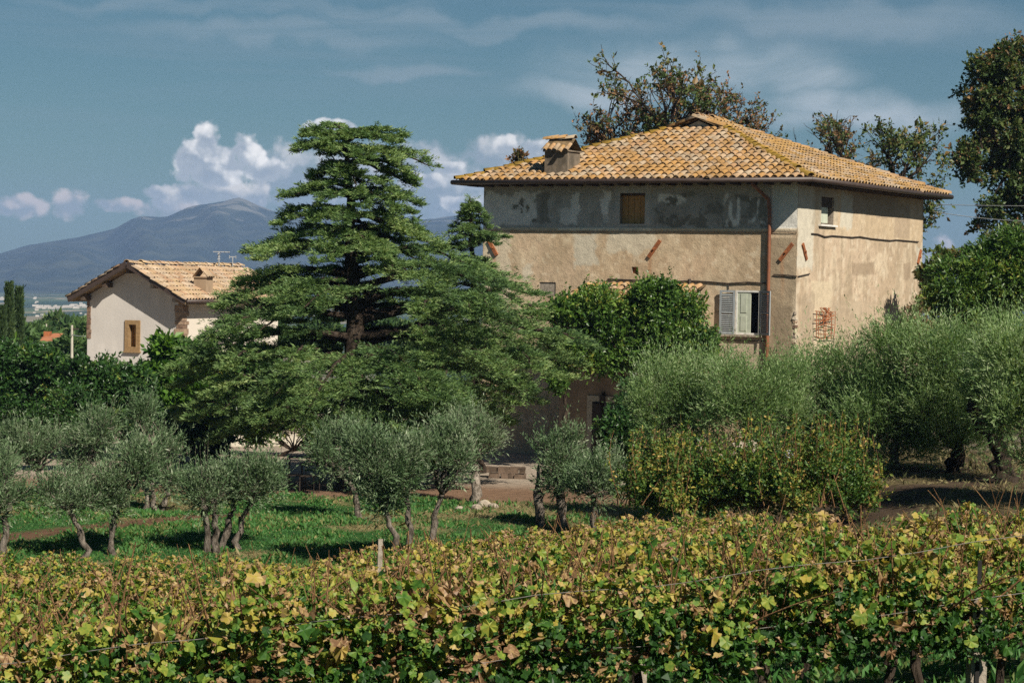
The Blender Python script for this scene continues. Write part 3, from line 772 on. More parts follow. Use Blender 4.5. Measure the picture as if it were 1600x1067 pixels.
    fbox('lintel_shadow_board', (x0, x1, z1 - 0.08, z1), 0.10, 0.17, M['wood_dark'], wu)
    fbox('vent', (vent[0], vent[1], vent[2], vent[3]), 0.10, 0.14, M['rust']); reveal(vent, True, 0.14)
    fbox('blocked_opening', blind, 0.03, 0.07, M['concrete']); reveal(blind, True, 0.05, M['stone'])
    # shuttered window
    x0, x1, z0, z1 = win_sh
    sw = thing_part = fbox('shuttered_window', (x0, x1, z0, z1), 0.60, 0.64, M['black']); reveal(win_sh, True, 0.60)
    fw = 0.06
    b = MB()
    for r in ((x0, x0 + fw, z0, z1), (x1 - fw, x1, z0, z1), (x0 + fw, x1 - fw, z1 - fw, z1), (x0 + fw, x1 - fw, z0, z0 + fw)):
        b.box(H(r[0], 0.0, r[2]), H.u * (r[1] - r[0]), H.v * 0.08, UP * (r[3] - r[2]))
    b.build('frame', M['white'], sw)
    xm = x0 + (x1 - x0) * 0.40
    fbox('sash', (xm, x1 - fw, z0 + fw, z1 - fw), 0.02, 0.06, M['sash'], sw)
    for (q0, q1) in ((0.08, 0.42), (0.50, 0.93)):
        hh = z1 - z0
        fbox('panel', (xm + 0.14, x1 - fw - 0.12, z0 + hh * q0, z0 + hh * q1), 0.005, 0.02, M['sash'], sw)
    fbox('sill', (x0 - 0.1, x1 + 0.5, z0 - 0.07, z0 - 0.003), -0.12, 0.10, M['stone'])
    def shutter(hinge_a, width, ang):
        """louvred leaf hinged at hinge_a, opened ang radians off the wall plane towards the left (+) or right (-)"""
        sgn = 1 if width > 0 else -1; w = abs(width)
        d = H.u * sgn * math.cos(ang) + nf * math.sin(ang); n = np.cross(d, UP); o = H(hinge_a, -0.03, z0) 
        n = n if np.dot(n, nf) > 0 else -n
        hh = z1 - z0; b = MB(); st = 0.07; th = 0.04
        for (q0, q1, r0, r1) in ((0, st, 0, hh), (w - st, w, 0, hh), (st, w - st, hh - st, hh), (st, w - st, 0, st), (st, w - st, hh * 0.5 - 0.03, hh * 0.5 + 0.03)):
            b.box(o + d * q0 + UP * r0, d * (q1 - q0), n * th, UP * (r1 - r0))
        f = b.build('shutter', M['shutter'], root)
        k = 0; zz = st + 0.02; sp = 0.062
        me = None
        while zz < hh - st - 0.03:
            if not (hh * 0.5 - 0.07 < zz < hh * 0.5 + 0.03):
                p = o + d * st + UP * zz
                MB().box(p + n * 0.005, d * (w - 2 * st), n * 0.034 - UP * 0.026, UP * 0.012 + n * 0.004).build('slat', M['shutter'], f)
            zz += sp
    al, _ = fr(1149, 490); al2, _ = fr(1126, 490); shutter(al, al2 - al, 0.10)
    ar, _ = fr(1187.5, 490); shutter(ar, -0.58, 0.50)
    # right window
    rw = sbox('side_window', win_r, 0.45, 0.5, M['black']); reveal(win_r, False, 0.45)
    y0, y1, q0, q1 = win_r
    sbox('shutter_panel', (y0 + 0.12, y0 + (y1 - y0) * 0.75, q0 + 0.05, q0 + (q1 - q0) * 0.62), 0.10, 0.14, M['sash'], rw)
    sbox('lintel', (y0, y1, q1 - 0.35, q1), 0.07, 0.12, M['wood_dark'], rw)
    MB().box(H(-0.10, y0 - 0.22, q0 - 0.07), H.v * (y1 - y0 + 0.4), H.u * 0.12, UP * 0.06).build('window_sill', M['white'], root)
    # iron anchors
    def anchor(px, py, px2, py2, side=False):
        b = MB(); s, n = (H.u, nf) if not side else (H.v, nr_)
        if side: (x0_, z0_), (x1_, z1_) = sd(px, py), sd(px2, py2); A = H(0, x0_, z0_); B = H(0, x1_, z1_)
        else: (x0_, z0_), (x1_, z1_) = fr(px, py), fr(px2, py2); A = H(x0_, 0, z0_); B = H(x1_, 0, z1_)
        d = nrm(B - A); w = np.cross(d, n)
        for k in (-1, 1):
            b.box(A + n * 0.01 + w * (0.035 * k - 0.03) + w * (0.0 if k < 0 else 0.0), w * 0.06, B - A, n * 0.05)
        b.box((A + B) / 2 - d * 0.04 - w * 0.03 + n * 0.06, w * 0.06, d * 0.08, n * 0.04)
        b.build('wall_anchor', M['rust'], root)
    anchor(764, 375, 777, 399); anchor(1032, 376, 1014, 402); anchor(1239, 381, 1219, 407); anchor(1253, 381, 1259, 406, True); anchor(1438, 391, 1433, 412, True)
    # cables on the walls
    def cable(pts, rad=0.018, side=False, mat=M['iron'], off=0.03):
        out = []
        for (px, py) in pts:
            if side: x, zz = sd(px, py); out.append(H(0, x, zz) + nr_ * off)
            else: x, zz = fr(px, py); out.append(H(x, 0, zz) + nf * off)
        MB().tube(out, rad, 5).build('cable', mat, root)
    cable([(760, 361), (870, 362), (1000, 362.5), (1120, 363), (1246, 363.5)], 0.010)
    cable([(1267, 365), (1277, 366), (1288, 370), (1300, 368.5), (1330, 371), (1343, 370), (1360, 373), (1390, 376), (1400, 375), (1434, 378)], 0.022, True)
    cable([(950, 436), (975, 437), (1040, 440), (1080, 439), (1110, 440.5), (1138, 443), (1170, 441), (1199, 443)], 0.022)
    cable([(1078, 436), (1079, 444)], 0.06); cable([(1139, 443), (1139, 453)], 0.015)
    cable([(1209, 429), (1230, 430), (1246, 432)], 0.02); cable([(1246, 432), (1264, 428)], 0.02, True)
    cable([(1072, 528), (1110, 531), (1150, 532), (1195, 533)], 0.012); cable([(1120, 545), (1131, 544), (1137, 549), (1142, 554)], 0.018)
    # iron grate
    b = MB(); g = srect(1270, 1298, 487, 527); r = np.random.default_rng(4)
    for k in range(7):
        zz = g[2] + (g[3] - g[2]) * k / 6; e0, e1 = r.uniform(-0.1, 0.1, 2)
        pts = [H(0, g[0] + (g[1] - g[0]) * t + (e0 if t == 0 else e1 if t == 1 else 0), zz + r.normal() * 0.025) + nr_ * (0.10 + r.normal() * 0.02) for t in (0, 0.33, 0.66, 1)]
        b.tube(pts, 0.015, 5)
    for k in range(6):
        y = g[0] + (g[1] - g[0]) * k / 5
        b.tube([H(0, y + r.normal() * 0.03, g[2] + (g[3] - g[2]) * t) + nr_ * (0.12 + r.normal() * 0.02) for t in (0.0, 0.5, 1.02)], 0.014, 5)
    for k in range(8):
        y = g[0] + (g[1] - g[0]) * 0.4; y2 = y + r.normal() * 0.3
        b.tube([H(0, y + r.normal() * 0.2, g[3] - 0.35) + nr_ * 0.14, H(0, y2, g[3] - 0.1) + nr_ * 0.25, H(0, y + r.normal() * 0.25, g[3] + 0.14) + nr_ * 0.13], 0.016, 4)
    b.build('iron_grate', M['rust'], root)
    # rubble stones at the broken corner
    for k in range(14):
        zz = -1.0 - 0.16 * k + r.normal() * 0.05; w = r.uniform(0.03, 0.12); hh = r.uniform(0.05, 0.11); dd = r.uniform(0.05, 0.18)
        b = MB().box(H(w, -0.012 - r.uniform(0, 0.01), zz), -H.u * (w + 0.012), H.v * dd, UP * hh, r.random())
        V = b.V[0]; V += r.normal(size=V.shape) * 0.012
        b.build('corner_stone', M['stone'] if r.random() < 0.6 else M['quoin'], root)
    # downpipe and gutter
    o = 0.75; zt = ZE
    ax, zx = fr(1204, 292)
    pts = [H(ax + 0.35, -o + 0.03, zt - 0.02), H(ax + 0.33, -o + 0.06, zt - 0.16), H(ax, -0.13, zt - 0.62), H(ax, -0.10, zt - 0.8)]
    pts += [H(fr(1204.5 - 0.9 * k, 330 + 48 * k)[0], -0.10, fr(1204, 330 + 48 * k)[1]) for k in range(0, 6)]
    pts.append(H(ax + 0.02, -0.10, -6.2))
    MB().tube(pts, 0.062, 8).build('downpipe', M['copper'], root, smooth=True)
    E = {}
    m = 0.372; RUN = W / 2 + o; TR = 5.65
    for (n_, A, B) in (('f', (-o, -o), (W + o, -o)), ('r', (-o, D + o), (-o, -o)), ('b', (W + o, D + o), (-o, D + o)), ('l', (W + o, -o), (W + o, D + o))):
        pa, pb = H(A[0], A[1], ZE), H(B[0], B[1], ZE); d = nrm(pb - pa); outd = np.cross(d, UP); c0 = H(W / 2, D / 2, ZE)
        if np.dot(outd, c0 - pa) > 0: outd = -outd
        MB().tube([pa + outd * 0.07 - d * 0.1, (pa + pb) / 2 + outd * 0.07, pb + outd * 0.07 + d * 0.1], 0.085, 8).build('gutter', M['gutter'], root, smooth=True)
        b = MB(); b.box(pa - outd * 0.0 - UP * 0.06, pb - pa, outd * 0.02, UP * 0.12); b.build('fascia', M['wood_dark'], root)
    # soffit and deck
    b = MB()
    rect4 = [H(-o, -o, ZE), H(W + o, -o, ZE), H(W + o, D + o, ZE), H(-o, D + o, ZE)]
    b.add([p - UP * 0.03 for p in rect4], np.array([[0, 1, 2, 3]])); b.build('soffit', M['wood_dark'], root)
    for k in range(22):
        a_ = -o + 0.4 + k * 0.6
        MB().box(H(a_, -o + 0.03, ZE - 0.14), H.u * 0.09, H.v * (o - 0.05), UP * 0.10).build('rafter', M['wood_dark'], root)
    for k in range(21):
        b_ = 0.2 + k * 0.6
        MB().box(H(-o + 0.03, b_, ZE - 0.14), H.v * 0.09, H.u * (o - 0.05), UP * 0.10).build('rafter', M['wood_dark'], root)
    zt = ZE + m * TR; zr = ZE + m * RUN; c = W / 2
    bF, bB = -o + TR, D + o - TR
    hw = RUN - TR
    q = dict(e0=(-o, -o, ZE), e1=(W + o, -o, ZE), e2=(W + o, D + o, ZE), e3=(-o, D + o, ZE), f0=(c - hw, bF, zt), f1=(c + hw, bF, zt), g1=(c + hw, bB, zt), g0=(c - hw, bB, zt), rf=(c, bF, zr), rb=(c, bB, zr))
    keys = list(q); V = np.array([H(*q[k]) for k in keys]); ix = {k: i for i, k in enumerate(keys)}
    quad = lambda *ks: [ix[k] for k in ks]
    MB().add(V, [np.array([quad('e0', 'e1', 'f1', 'f0'), quad('e2', 'e3', 'g0', 'g1'), quad('f0', 'rf', 'rb', 'g0'), quad('f1', 'g1', 'rb', 'rf'), quad('e3', 'e0', 'f0', 'g0'), quad('e1', 'e2', 'g1', 'f1')])]).build('roof', M['pan'], root)
    # gablet
    b = MB(); b.add([H(c - hw + 0.25, bF + 0.12, zt), H(c + hw - 0.25, bF + 0.12, zt), H(c, bF + 0.12, zr - 0.06)], np.array([[0, 1, 2]])); b.build('gablet', M['paleconcrete'], root)
    ridge = [x for x in bpy.data.objects if x.name == 'roof' and x.parent == root][0]
    L1, L2 = W + 2 * o, D + 2 * o
    tf = tile_plane(H(-o, -o, ZE + 0.03), H.u, H.v, m, L1, lambda s, t: t < TR and t - 0.05 < s < L1 - t + 0.05, run=TR, seed=11)
    tf.sort(key=lambda q_: q_[0][2])
    ts = tile_plane(H(-o, -o, ZE + 0.03), H.v, H.u, m, L2, lambda s, t: (t < TR and t - 0.05 < s < L2 - t + 0.05) or (TR <= t < RUN and TR < s < L2 - TR), run=RUN, seed=12)
    tl = tile_plane(H(W + o, -o, ZE + 0.03), H.v, -H.u, m, L2, lambda s, t: (t < TR and t - 0.05 < s < L2 - t + 0.05) or (TR <= t < RUN and TR < s < L2 - TR), run=RUN, seed=13)
    place_tiles(tf + tl, M['tile'], root, 300)
    place_tiles(ts, M['sidetile'], root, 0, stuffname='side_roof_tiles')
    for A, B in (('e0', 'f0'), ('e1', 'f1'), ('e2', 'g1'), ('e3', 'g0'), ('f0', 'rf'), ('f1', 'rf'), ('rf', 'rb')):
        ridge_line(H(*q[A]), H(*q[B]), M['hiptile'] if A in ('e0', 'e1') else M['tile'], root)
    # chimney
    a0, a1, b0, b1 = H.on_front(890, 262, 0.0)[0] - 0.0, H.on_front(854, 262, 0.0)[0], -0.15, 0.75
    zc0, zc1 = ZE + 0.1, P(875, 237, 76.3)[2]
    ch = MB().box(H(a0, b0, zc0), H.u * (a1 - a0), H.v * (b1 - b0), UP * (zc1 - zc0)).build('chimney', M['chimney'], root)
    MB().box(H(a0 - 0.05, b0 - 0.05, zc1), H.u * (a1 - a0 + 0.1), H.v * (b1 - b0 + 0.1), UP * 0.05).build('chimney_ledge', M['chimney'], ch)
    ztop = P(875, 216, 76.3)[2]; zb = zc1 + 0.05; bm = (b0 + b1) / 2
    b = MB()
    for s_ in (-1, 1):
        eb = b0 - 0.06 if s_ < 0 else b1 + 0.06
        n_ = H.v * (bm - eb); b.add([H(a0 - 0.06, eb, zb), H(a1 + 0.06, eb, zb), H(a1 + 0.06, bm, ztop), H(a0 - 0.06, bm, ztop)], np.array([[0, 1, 2, 3]]))
    b.build('cap_slope', M['pan'], ch)
    mm = (ztop - zb) / (bm - b0 + 0.06)
    tc = tile_plane(H(a0 - 0.05, b0 - 0.06, zb), H.u, H.v, mm, a1 - a0 + 0.1, lambda s, t: t < 0.35, cs=0.21, rs=0.42, run=0.35, seed=5, lift=0.01)
    place_tiles(tc, M['tile'], ch, 30, 'cap_tile', 0.85)
    ridge_line(H(a0 - 0.06, bm, ztop), H(a1 + 0.06, bm, ztop), M['tile'], ch, 0.3, 'cap_ridge_tile', 8, 0.0)
    # ground floor annex built against the front
    A0, A1, Bx = H.on_front(1046, 500, -2.4)[0], H.on_front(876, 500, -2.4)[0], -2.4
    zt_, ze_ = P(985, 443, 74)[2], -0.85
    fa = lambda px, py: H.on_front(px, py, Bx)
    dl, _ = fa(960, 650); dr, _ = fa(926, 650); _, dt = fa(943, 628)
    b = MB()
    for (x0_, x1_, c0, c1) in ((A0, dl, -6.5, ze_), (dr, A1, -6.5, ze_), (dl, dr, dt, ze_)):
        b.box(H(x0_, Bx, c0), H.u * (x1_ - x0_), H.v * 0.3, UP * (c1 - c0))
    for x_ in (A0, A1 - 0.3):
        b.box(H(x_, Bx + 0.3, -6.5), H.u * 0.3, H.v * (-Bx - 0.31), UP * (ze_ + 6.5))
    b.build('annex_wall', M['annex'], root)
    b = MB(); fw = 0.2
    b.box(H(dl - fw, Bx - 0.05, -6.3), H.u * fw, H.v * 0.2, UP * (dt + 6.3 + fw)); b.box(H(dr, Bx - 0.05, -6.3), H.u * fw, H.v * 0.2, UP * (dt + 6.3 + fw)); b.box(H(dl, Bx - 0.05, dt), H.u * (dr - dl), H.v * 0.2, UP * fw)
    b.build('door_surround', M['paleconcrete'], root)
    dw = (dr - dl)
    d_ = MB().box(H(dl, Bx + 0.22, -6.3), H.u * dw, H.v * 0.05, UP * (dt + 6.3)).build('door', M['black'], root)
    MB().box(H(dl + 0.02, Bx + 0.15, -6.25), H.u * (dw * 0.55), H.v * 0.05, UP * (dt + 6.22)).build('door_leaf', M['door'], d_)
    MB().box(H(dr - 0.05, Bx - 0.12, -6.25), H.u * -0.3, H.v * 0.30, UP * (dt + 6.2)).build('louvred_leaf', M['iron'], d_)
    ml = -(zt_ - ze_) / Bx
    MB().add([H(A0 - 0.2, Bx - 0.4, ze_ - 0.4 * ml), H(A1 + 0.2, Bx - 0.4, ze_ - 0.4 * ml), H(A1 + 0.2, -0.01, zt_), H(A0 - 0.2, -0.01, zt_)], np.array([[0, 1, 2, 3]])).build('annex_roof', M['pan'], root)
    ta = tile_plane(H(A0 - 0.2, Bx - 0.4, ze_ - 0.4 * ml + 0.02), H.u, H.v, ml, A1 - A0 + 0.4, lambda s, t: t < 2.6, run=2.75, seed=21)
    ta.sort(key=lambda q_: -q_[0][2])
    place_tiles(ta, M['tile'], root, 0, stuffname='annex_roof_tiles')
    lx, lz = fa(944, 619)
    lm = MB().box(H(lx - 0.08, Bx - 0.2, lz - 0.22), H.u * 0.16, H.v * 0.16, UP * 0.26); lm.box(H(lx - 0.03, Bx - 0.12, lz + 0.04), H.u * 0.06, H.v * 0.12, UP * 0.1); lm.build('wall_lantern', M['iron'], root)
    return H, root
VH, VILLA = make_villa()

def make_farmhouse():
    C = P(285.5, 474, 94.0)
    ph = R_(70); v = np.array([math.cos(ph), math.sin(ph)]); u = np.array([-v[1], v[0]])
    H = Frame((C[0], C[1], 0), u, v)
    W = H.on_front(137, 470)[0]; D = 9.3; nf = -H.v; nr_ = -H.u
    ov, og = 0.55, 0.75
    za = P(204, 413, 93.3)[2] + 0.03                      # ridge
    c = W / 2
    ze = P(293, 470, 93.8)[2]
    m = (za - ze) / (c + ov); zw = ze + m * ov - 0.12
    root = thing('farmhouse', 'small pale farmhouse with gabled tile roof and amber framed window beyond the cedar', 'house', H(c, D / 2, -6.2))
    wr = None
    a1, z1 = H.on_front(196, 500); a0, z0 = H.on_front(219, 549)
    hole = (a0 + 0.10, a1 - 0.10, z0 + 0.10, z1 - 0.10)
    a, z, Fq = wall_grid(0, W, -6.8, za - 0.15, 0.07, [hole])
    top = np.minimum(zw + m * a, zw + m * (W - a)) - 0.05
    zz = np.minimum(z, top)
    col = np.zeros((len(a), 3)) + np.array([0.50, 0.468, 0.435]); n1 = fbm(a * 0.9, z * 0.9, 81, 5); n2 = fbm(a * 3, z * 1.2, 83, 4)
    col *= (0.88 + 0.2 * n1 + 0.12 * (n2 - 0.5))[:, None]
    col = np.where((sstep(0.55, 0.7, n2) > 0.5)[:, None], col * 1.04, col)
    MB().add(H(a, 0 * a, zz), Fq).build('gable_wall', M['wall_small'], root, smooth=False, col=np.concatenate([col, np.ones((len(a), 1))], 1))
    b = MB(); Vs = H(np.array([0, 0, 0, 0, W, W, W, W]), np.array([0, D, D, 0, 0, D, D, 0]), np.array([-6.8, -6.8, zw, zw] * 2))
    b.add(Vs, np.array([[0, 1, 2, 3], [4, 7, 6, 5]])); b.add(H(np.array([0, W, W, c, 0]), np.array([D] * 5), np.array([-6.8, -6.8, zw, za - 0.2, zw])), np.array([[0, 1, 2, 3, 4]]))
    cc = np.tile(np.array([0.62, 0.56, 0.48, 1.0]), (b.n, 1)); b.build('side_wall', M['wall_small'], root, col=cc)
    # roof: two slopes with thickness
    b = MB()
    for s_ in (0, 1):
        A = (-ov, ze) if s_ == 0 else (W + ov, ze)
        V = [H(A[0], -og, A[1]), H(A[0], D + og, A[1]), H(c, D + og, za), H(c, -og, za)]
        b.add(V, np.array([[0, 1, 2, 3]])); b.add([p - UP * 0.14 for p in V], np.array([[0, 1, 2, 3]]))
        for i in range(4):
            b.add([V[i], V[(i + 1) % 4], V[(i + 1) % 4] - UP * 0.14, V[i] - UP * 0.14], np.array([[0, 1, 2, 3]]))
    b.build('roof', M['pan'], root)
    for s_ in (0, 1):
        A = H(-ov, -og - 0.015, ze - 0.02) if s_ == 0 else H(W + ov, -og - 0.015, ze - 0.02)
        strip(MB(), A, H(c, -og - 0.015, za - 0.02), 0.05, 0.26).build('verge_board', M['gutter'], root)
        strip(MB(), A - UP * 0.10 + H.v * 0.05, H(c, -og + 0.035, za - 0.12), 0.05, 0.10).build('verge_trim', M['concrete'], root)
    LL = D + 2 * og
    t1 = tile_plane(H(-ov, -og, ze + 0.03), H.v, H.u, m, LL, lambda s, t: t < c + ov - 0.2, cs=0.27, rs=0.37, run=c + ov, seed=31, jit=1.2)
    t2 = tile_plane(H(W + ov, -og, ze + 0.03), H.v, -H.u, m, LL, lambda s, t: t < c + ov - 0.2, cs=0.27, rs=0.37, run=c + ov, seed=32)
    t1.sort(key=lambda q_: np.dot(q_[0] - H.C, H.v))
    place_tiles(t1 + t2, M['tile_small'], root, 300)
    ridge_line(H(c, -og, za), H(c, D + og, za), M['tile_small'], root, 0.4, lift=0.0)
    ga, gb = H(-ov - 0.06, -og, ze - 0.02), H(-ov - 0.06, D + og, ze - 0.02)
    MB().tube([ga, (ga + gb) / 2, gb], 0.08, 8).build('gutter', M['gutter'], root, smooth=True)
    for a_ in (0.1, c * 0.5, c, W - c * 0.5, W - 0.1):
        zz_ = zw + m * min(a_, W - a_) - 0.24
        MB().box(H(a_ - 0.08, -og + 0.12, zz_ - 0.06), H.u * 0.16, H.v * (og - 0.13), UP * 0.2).build('purlin', M['concrete'] if a_ < c else M['wood_dark'], root)
    # quoins
    r = np.random.default_rng(9)
    for corner in (0, 1):
        zq = -2.9
        while zq < zw - 0.3:
            hh = r.uniform(0.16, 0.30); w = r.uniform(0.20, 0.42); aa = -0.02 if corner == 0 else W + 0.02
            sg = 1 if corner == 0 else -1
            bb = MB().box(H(aa, -0.03, zq), H.u * w * sg * (1.0 if corner == 0 else 0.55), H.v * r.uniform(0.3, 0.6), UP * (hh - 0.02), r.random())
            bb.build('quoin_stone', M['quoin'], root); zq += hh
    # window
    fx = M['tufa']; w0, w1, q0, q1 = a0, a1, z0, z1; t = 0.19
    fr_ = MB()
    for (x0, x1, c0, c1) in ((w0, w0 + t, q0, q1), (w1 - t, w1, q0, q1), (w0 + t, w1 - t, q1 - t, q1), (w0 + t, w1 - t, q0, q0 + t)):
        fr_.box(H(x0, -0.06, c0), H.u * (x1 - x0), H.v * 0.25, UP * (c1 - c0))
    wn = fr_.build('window', fx, root)
    MB().box(H(w0 - 0.04, -0.12, q0 - 0.06), H.u * (w1 - w0 + 0.08), H.v * 0.2, UP * 0.058).build('sill', fx, wn)
    MB().box(H(w0 + t, 0.30, q0 + t), H.u * (w1 - w0 - 2 * t), H.v * 0.02, UP * (q1 - q0 - 2 * t)).build('glass', M['glass'], wn)
    b = MB(); i0, i1, j0, j1 = w0 + t, w1 - t, q0 + t, q1 - t; wd = 0.07
    for (x0, x1, c0, c1) in ((i0, i0 + wd, j0, j1), (i1 - wd, i1, j0, j1), (i0 + wd, i1 - wd, j1 - wd, j1), (i0 + wd, i1 - wd, j0, j0 + wd), ((i0 + i1) / 2 - 0.04, (i0 + i1) / 2 + 0.04, j0 + wd, j1 - wd), (i0 + wd, (i0 + i1) / 2 - 0.04, (j0 + j1) / 2 - 0.03, (j0 + j1) / 2 + 0.03), ((i0 + i1) / 2 + 0.04, i1 - wd, (j0 + j1) / 2 - 0.03, (j0 + j1) / 2 + 0.03)):
        b.box(H(x0, 0.22, c0), H.u * (x1 - x0), H.v * 0.06, UP * (c1 - c0))
    b.build('casement', M['amber'], wn)
    MB().box(H((i0 + i1) / 2 + 0.05, 0.255, j0 + wd), H.u * ((i1 - i0) / 2 - wd - 0.05), H.v * 0.02, UP * (j1 - j0 - 2 * wd)).build('curtain', M['amber'], wn)
    # chimney
    bc = None
    nrf = np.cross(H.v, H.u * math.cos(math.atan(m)) + UP * math.sin(math.atan(m))); q0 = H(-ov, 0, ze); dr_ = ray(319, 458)
    p = dr_ * (np.dot(q0, nrf) / np.dot(dr_, nrf)); Yc_ = p[1]; bb = float(np.dot(p - H.C, H.v)); aa = float(np.dot(p - H.C, H.u)) + 0.05; zb = ze + m * (aa + ov) - 0.2
    zt = P(319, 434, Yc_)[2]; w = 0.62
    ch = MB().box(H(aa - w / 2, bb - w / 2, zb - 0.3), H.u * w, H.v * w, UP * (zt - zb + 0.3)).build('chimney', M['chimney_small'], root)
    MB().box(H(aa - w / 2 - 0.05, bb - w / 2 - 0.05, zt), H.u * (w + 0.1), H.v * (w + 0.1), UP * 0.05).build('chimney_ledge', M['chimney_small'], ch)
    zt2 = P(319, 418, Yc_)[2]; b = MB(); z5 = zt + 0.05
    for s_ in (-1, 1):
        b.add([H(aa + s_ * (w / 2 + 0.05), bb - w / 2 - 0.05, z5), H(aa + s_ * (w / 2 + 0.05), bb + w / 2 + 0.05, z5), H(aa, bb + w / 2 + 0.05, zt2), H(aa, bb - w / 2 - 0.05, zt2)], np.array([[0, 1, 2, 3]]))
    b.build('cap_slope', M['tile_small'], ch)
    tc = tile_plane(H(aa - w / 2 - 0.05, bb - w / 2 - 0.05, z5), H.v, H.u, (zt2 - z5) / (w / 2 + 0.05), w + 0.1, lambda s, t: t < 0.3, cs=0.2, rs=0.42, run=0.3, seed=6, lift=0.01)
    place_tiles(tc, M['tile_small'], ch, 20, 'cap_tile', 0.8)
    # antennas on the ridge
    for (px, py0, py1, lab, big) in ((342, 393, 414, 'tall television antenna with a long crossbar on the farmhouse ridge', True), (363.5, 401, 416, 'short forked antenna on the right end of the farmhouse ridge', False)):
        Ya = 101.0 if big else 103.0; bs = P(px, py1 + 2, Ya); tp = P(px, py0, Ya)
        an = thing('antenna', lab, 'antenna', bs, 'antennas on the farmhouse roof')
        MB().tube([bs, tp], 0.025, 5).build('mast', M['alu'], an)
        b = MB()
        if big:
            b.tube([P(333, 393.5, Ya), P(359, 394, Ya)], 0.022, 5)
            for px_ in (335, 338, 345, 351, 357): b.tube([P(px_, 393.7, Ya) + np.array([0, -0.25, 0]), P(px_, 393.7, Ya) + np.array([0, 0.25, 0])], 0.015, 4)
            for py_ in (397, 401, 405): b.tube([P(340, py_, Ya), P(344, py_, Ya)], 0.03, 5)
        else:
            b.tube([P(358, 401.5, Ya), P(369, 401.5, Ya)], 0.02, 5); b.tube([P(358.5, 399.5, Ya), P(358.5, 404, Ya)], 0.02, 5); b.tube([P(368.5, 399.5, Ya), P(368.5, 404, Ya)], 0.02, 5)
        b.build('crossbar', M['alu'], an)
make_farmhouse()
exec_stage = 2
print('stage structure', round(time.time() - T0, 1))
# ------------------------------------------------------------------ plants
def leaf_quads(b, p, d, nv, L, Wd, tint, fold=0.15):
    """small four-cornered leaves at p along d, facing nv"""
    d = nrm(d); s = nrm(np.cross(d, nv)); n = np.cross(s, d)
    L = L[:, None]; Wd = Wd[:, None]; k = len(p)
    mid = p + d * L * 0.45
    V = np.stack([p, mid + s * Wd * 0.5 + n * Wd * fold, p + d * L, mid - s * Wd * 0.5 + n * Wd * fold], 1).reshape(-1, 3)
    b.add(V, np.arange(4 * k).reshape(k, 4), np.repeat(tint, 4))

def shoot_leaves(b, S, D, Ls, tint, k, r, size, ratio, spread=0.7, upn=0.6, droop=0.0, t0=0.05, svar=0.3, tvar=0.22):
    n = len(S)
    t = r.uniform(t0, 1, (n, k))
    pos = S[:, None] + D[:, None] * (Ls[:, None] * t)[..., None]
    pos[..., 2] -= droop * (Ls[:, None] * t) ** 2
    d = nrm(D[:, None] + spread * r.normal(size=(n, k, 3)))
    nv = r.normal(size=(n, k, 3)) + UP * upn
    L = size * np.exp(svar * r.normal(size=(n, k)))
    tt = np.clip(tint[:, None] + tvar * r.normal(size=(n, k)), 0, 1)
    leaf_quads(b, pos.reshape(-1, 3), d.reshape(-1, 3), nv.reshape(-1, 3), L.ravel(), L.ravel() * ratio, tt.ravel())

def ell(px, py, rx, ry, Y, dep=None):
    k = Y / F
    return (P(px, py, Y), np.array([rx * k, (dep if dep is not None else rx * k), ry * k]))

def sub_clumps(clumps, n, r):
    vol = np.array([c[1][0] * c[1][2] for c in clumps]); w = vol / vol.sum()
    idx = r.choice(len(clumps), n, p=w)
    c = np.array([clumps[i][0] for i in idx]); R = np.array([clumps[i][1] for i in idx])
    u = nrm(r.normal(size=(n, 3))); rad = r.uniform(0.25, 1.0, n) ** 0.5
    return c + u * R * rad[:, None] * 0.82, R, u

def limb(b, A, B, r0, r1, r, sag=0.15, k=6, n=6, tint=0.5):
    A = np.asarray(A); B = np.asarray(B); t = np.linspace(0, 1, n)[:, None]; L = np.linalg.norm(B - A)
    w = r.normal(size=3) * sag * L * 0.5; w2 = r.normal(size=(n, 3)) * L * 0.03; w2[0] = 0
    pts = A + (B - A) * t + w * np.sin(t * math.pi) + w2 * (t < 1) + UP * sag * L * np.sin(t * math.pi) * 0.6
    b.tube(pts, np.interp(t[:, 0], [0, 1], [r0, r1]), k, tint)
    return pts

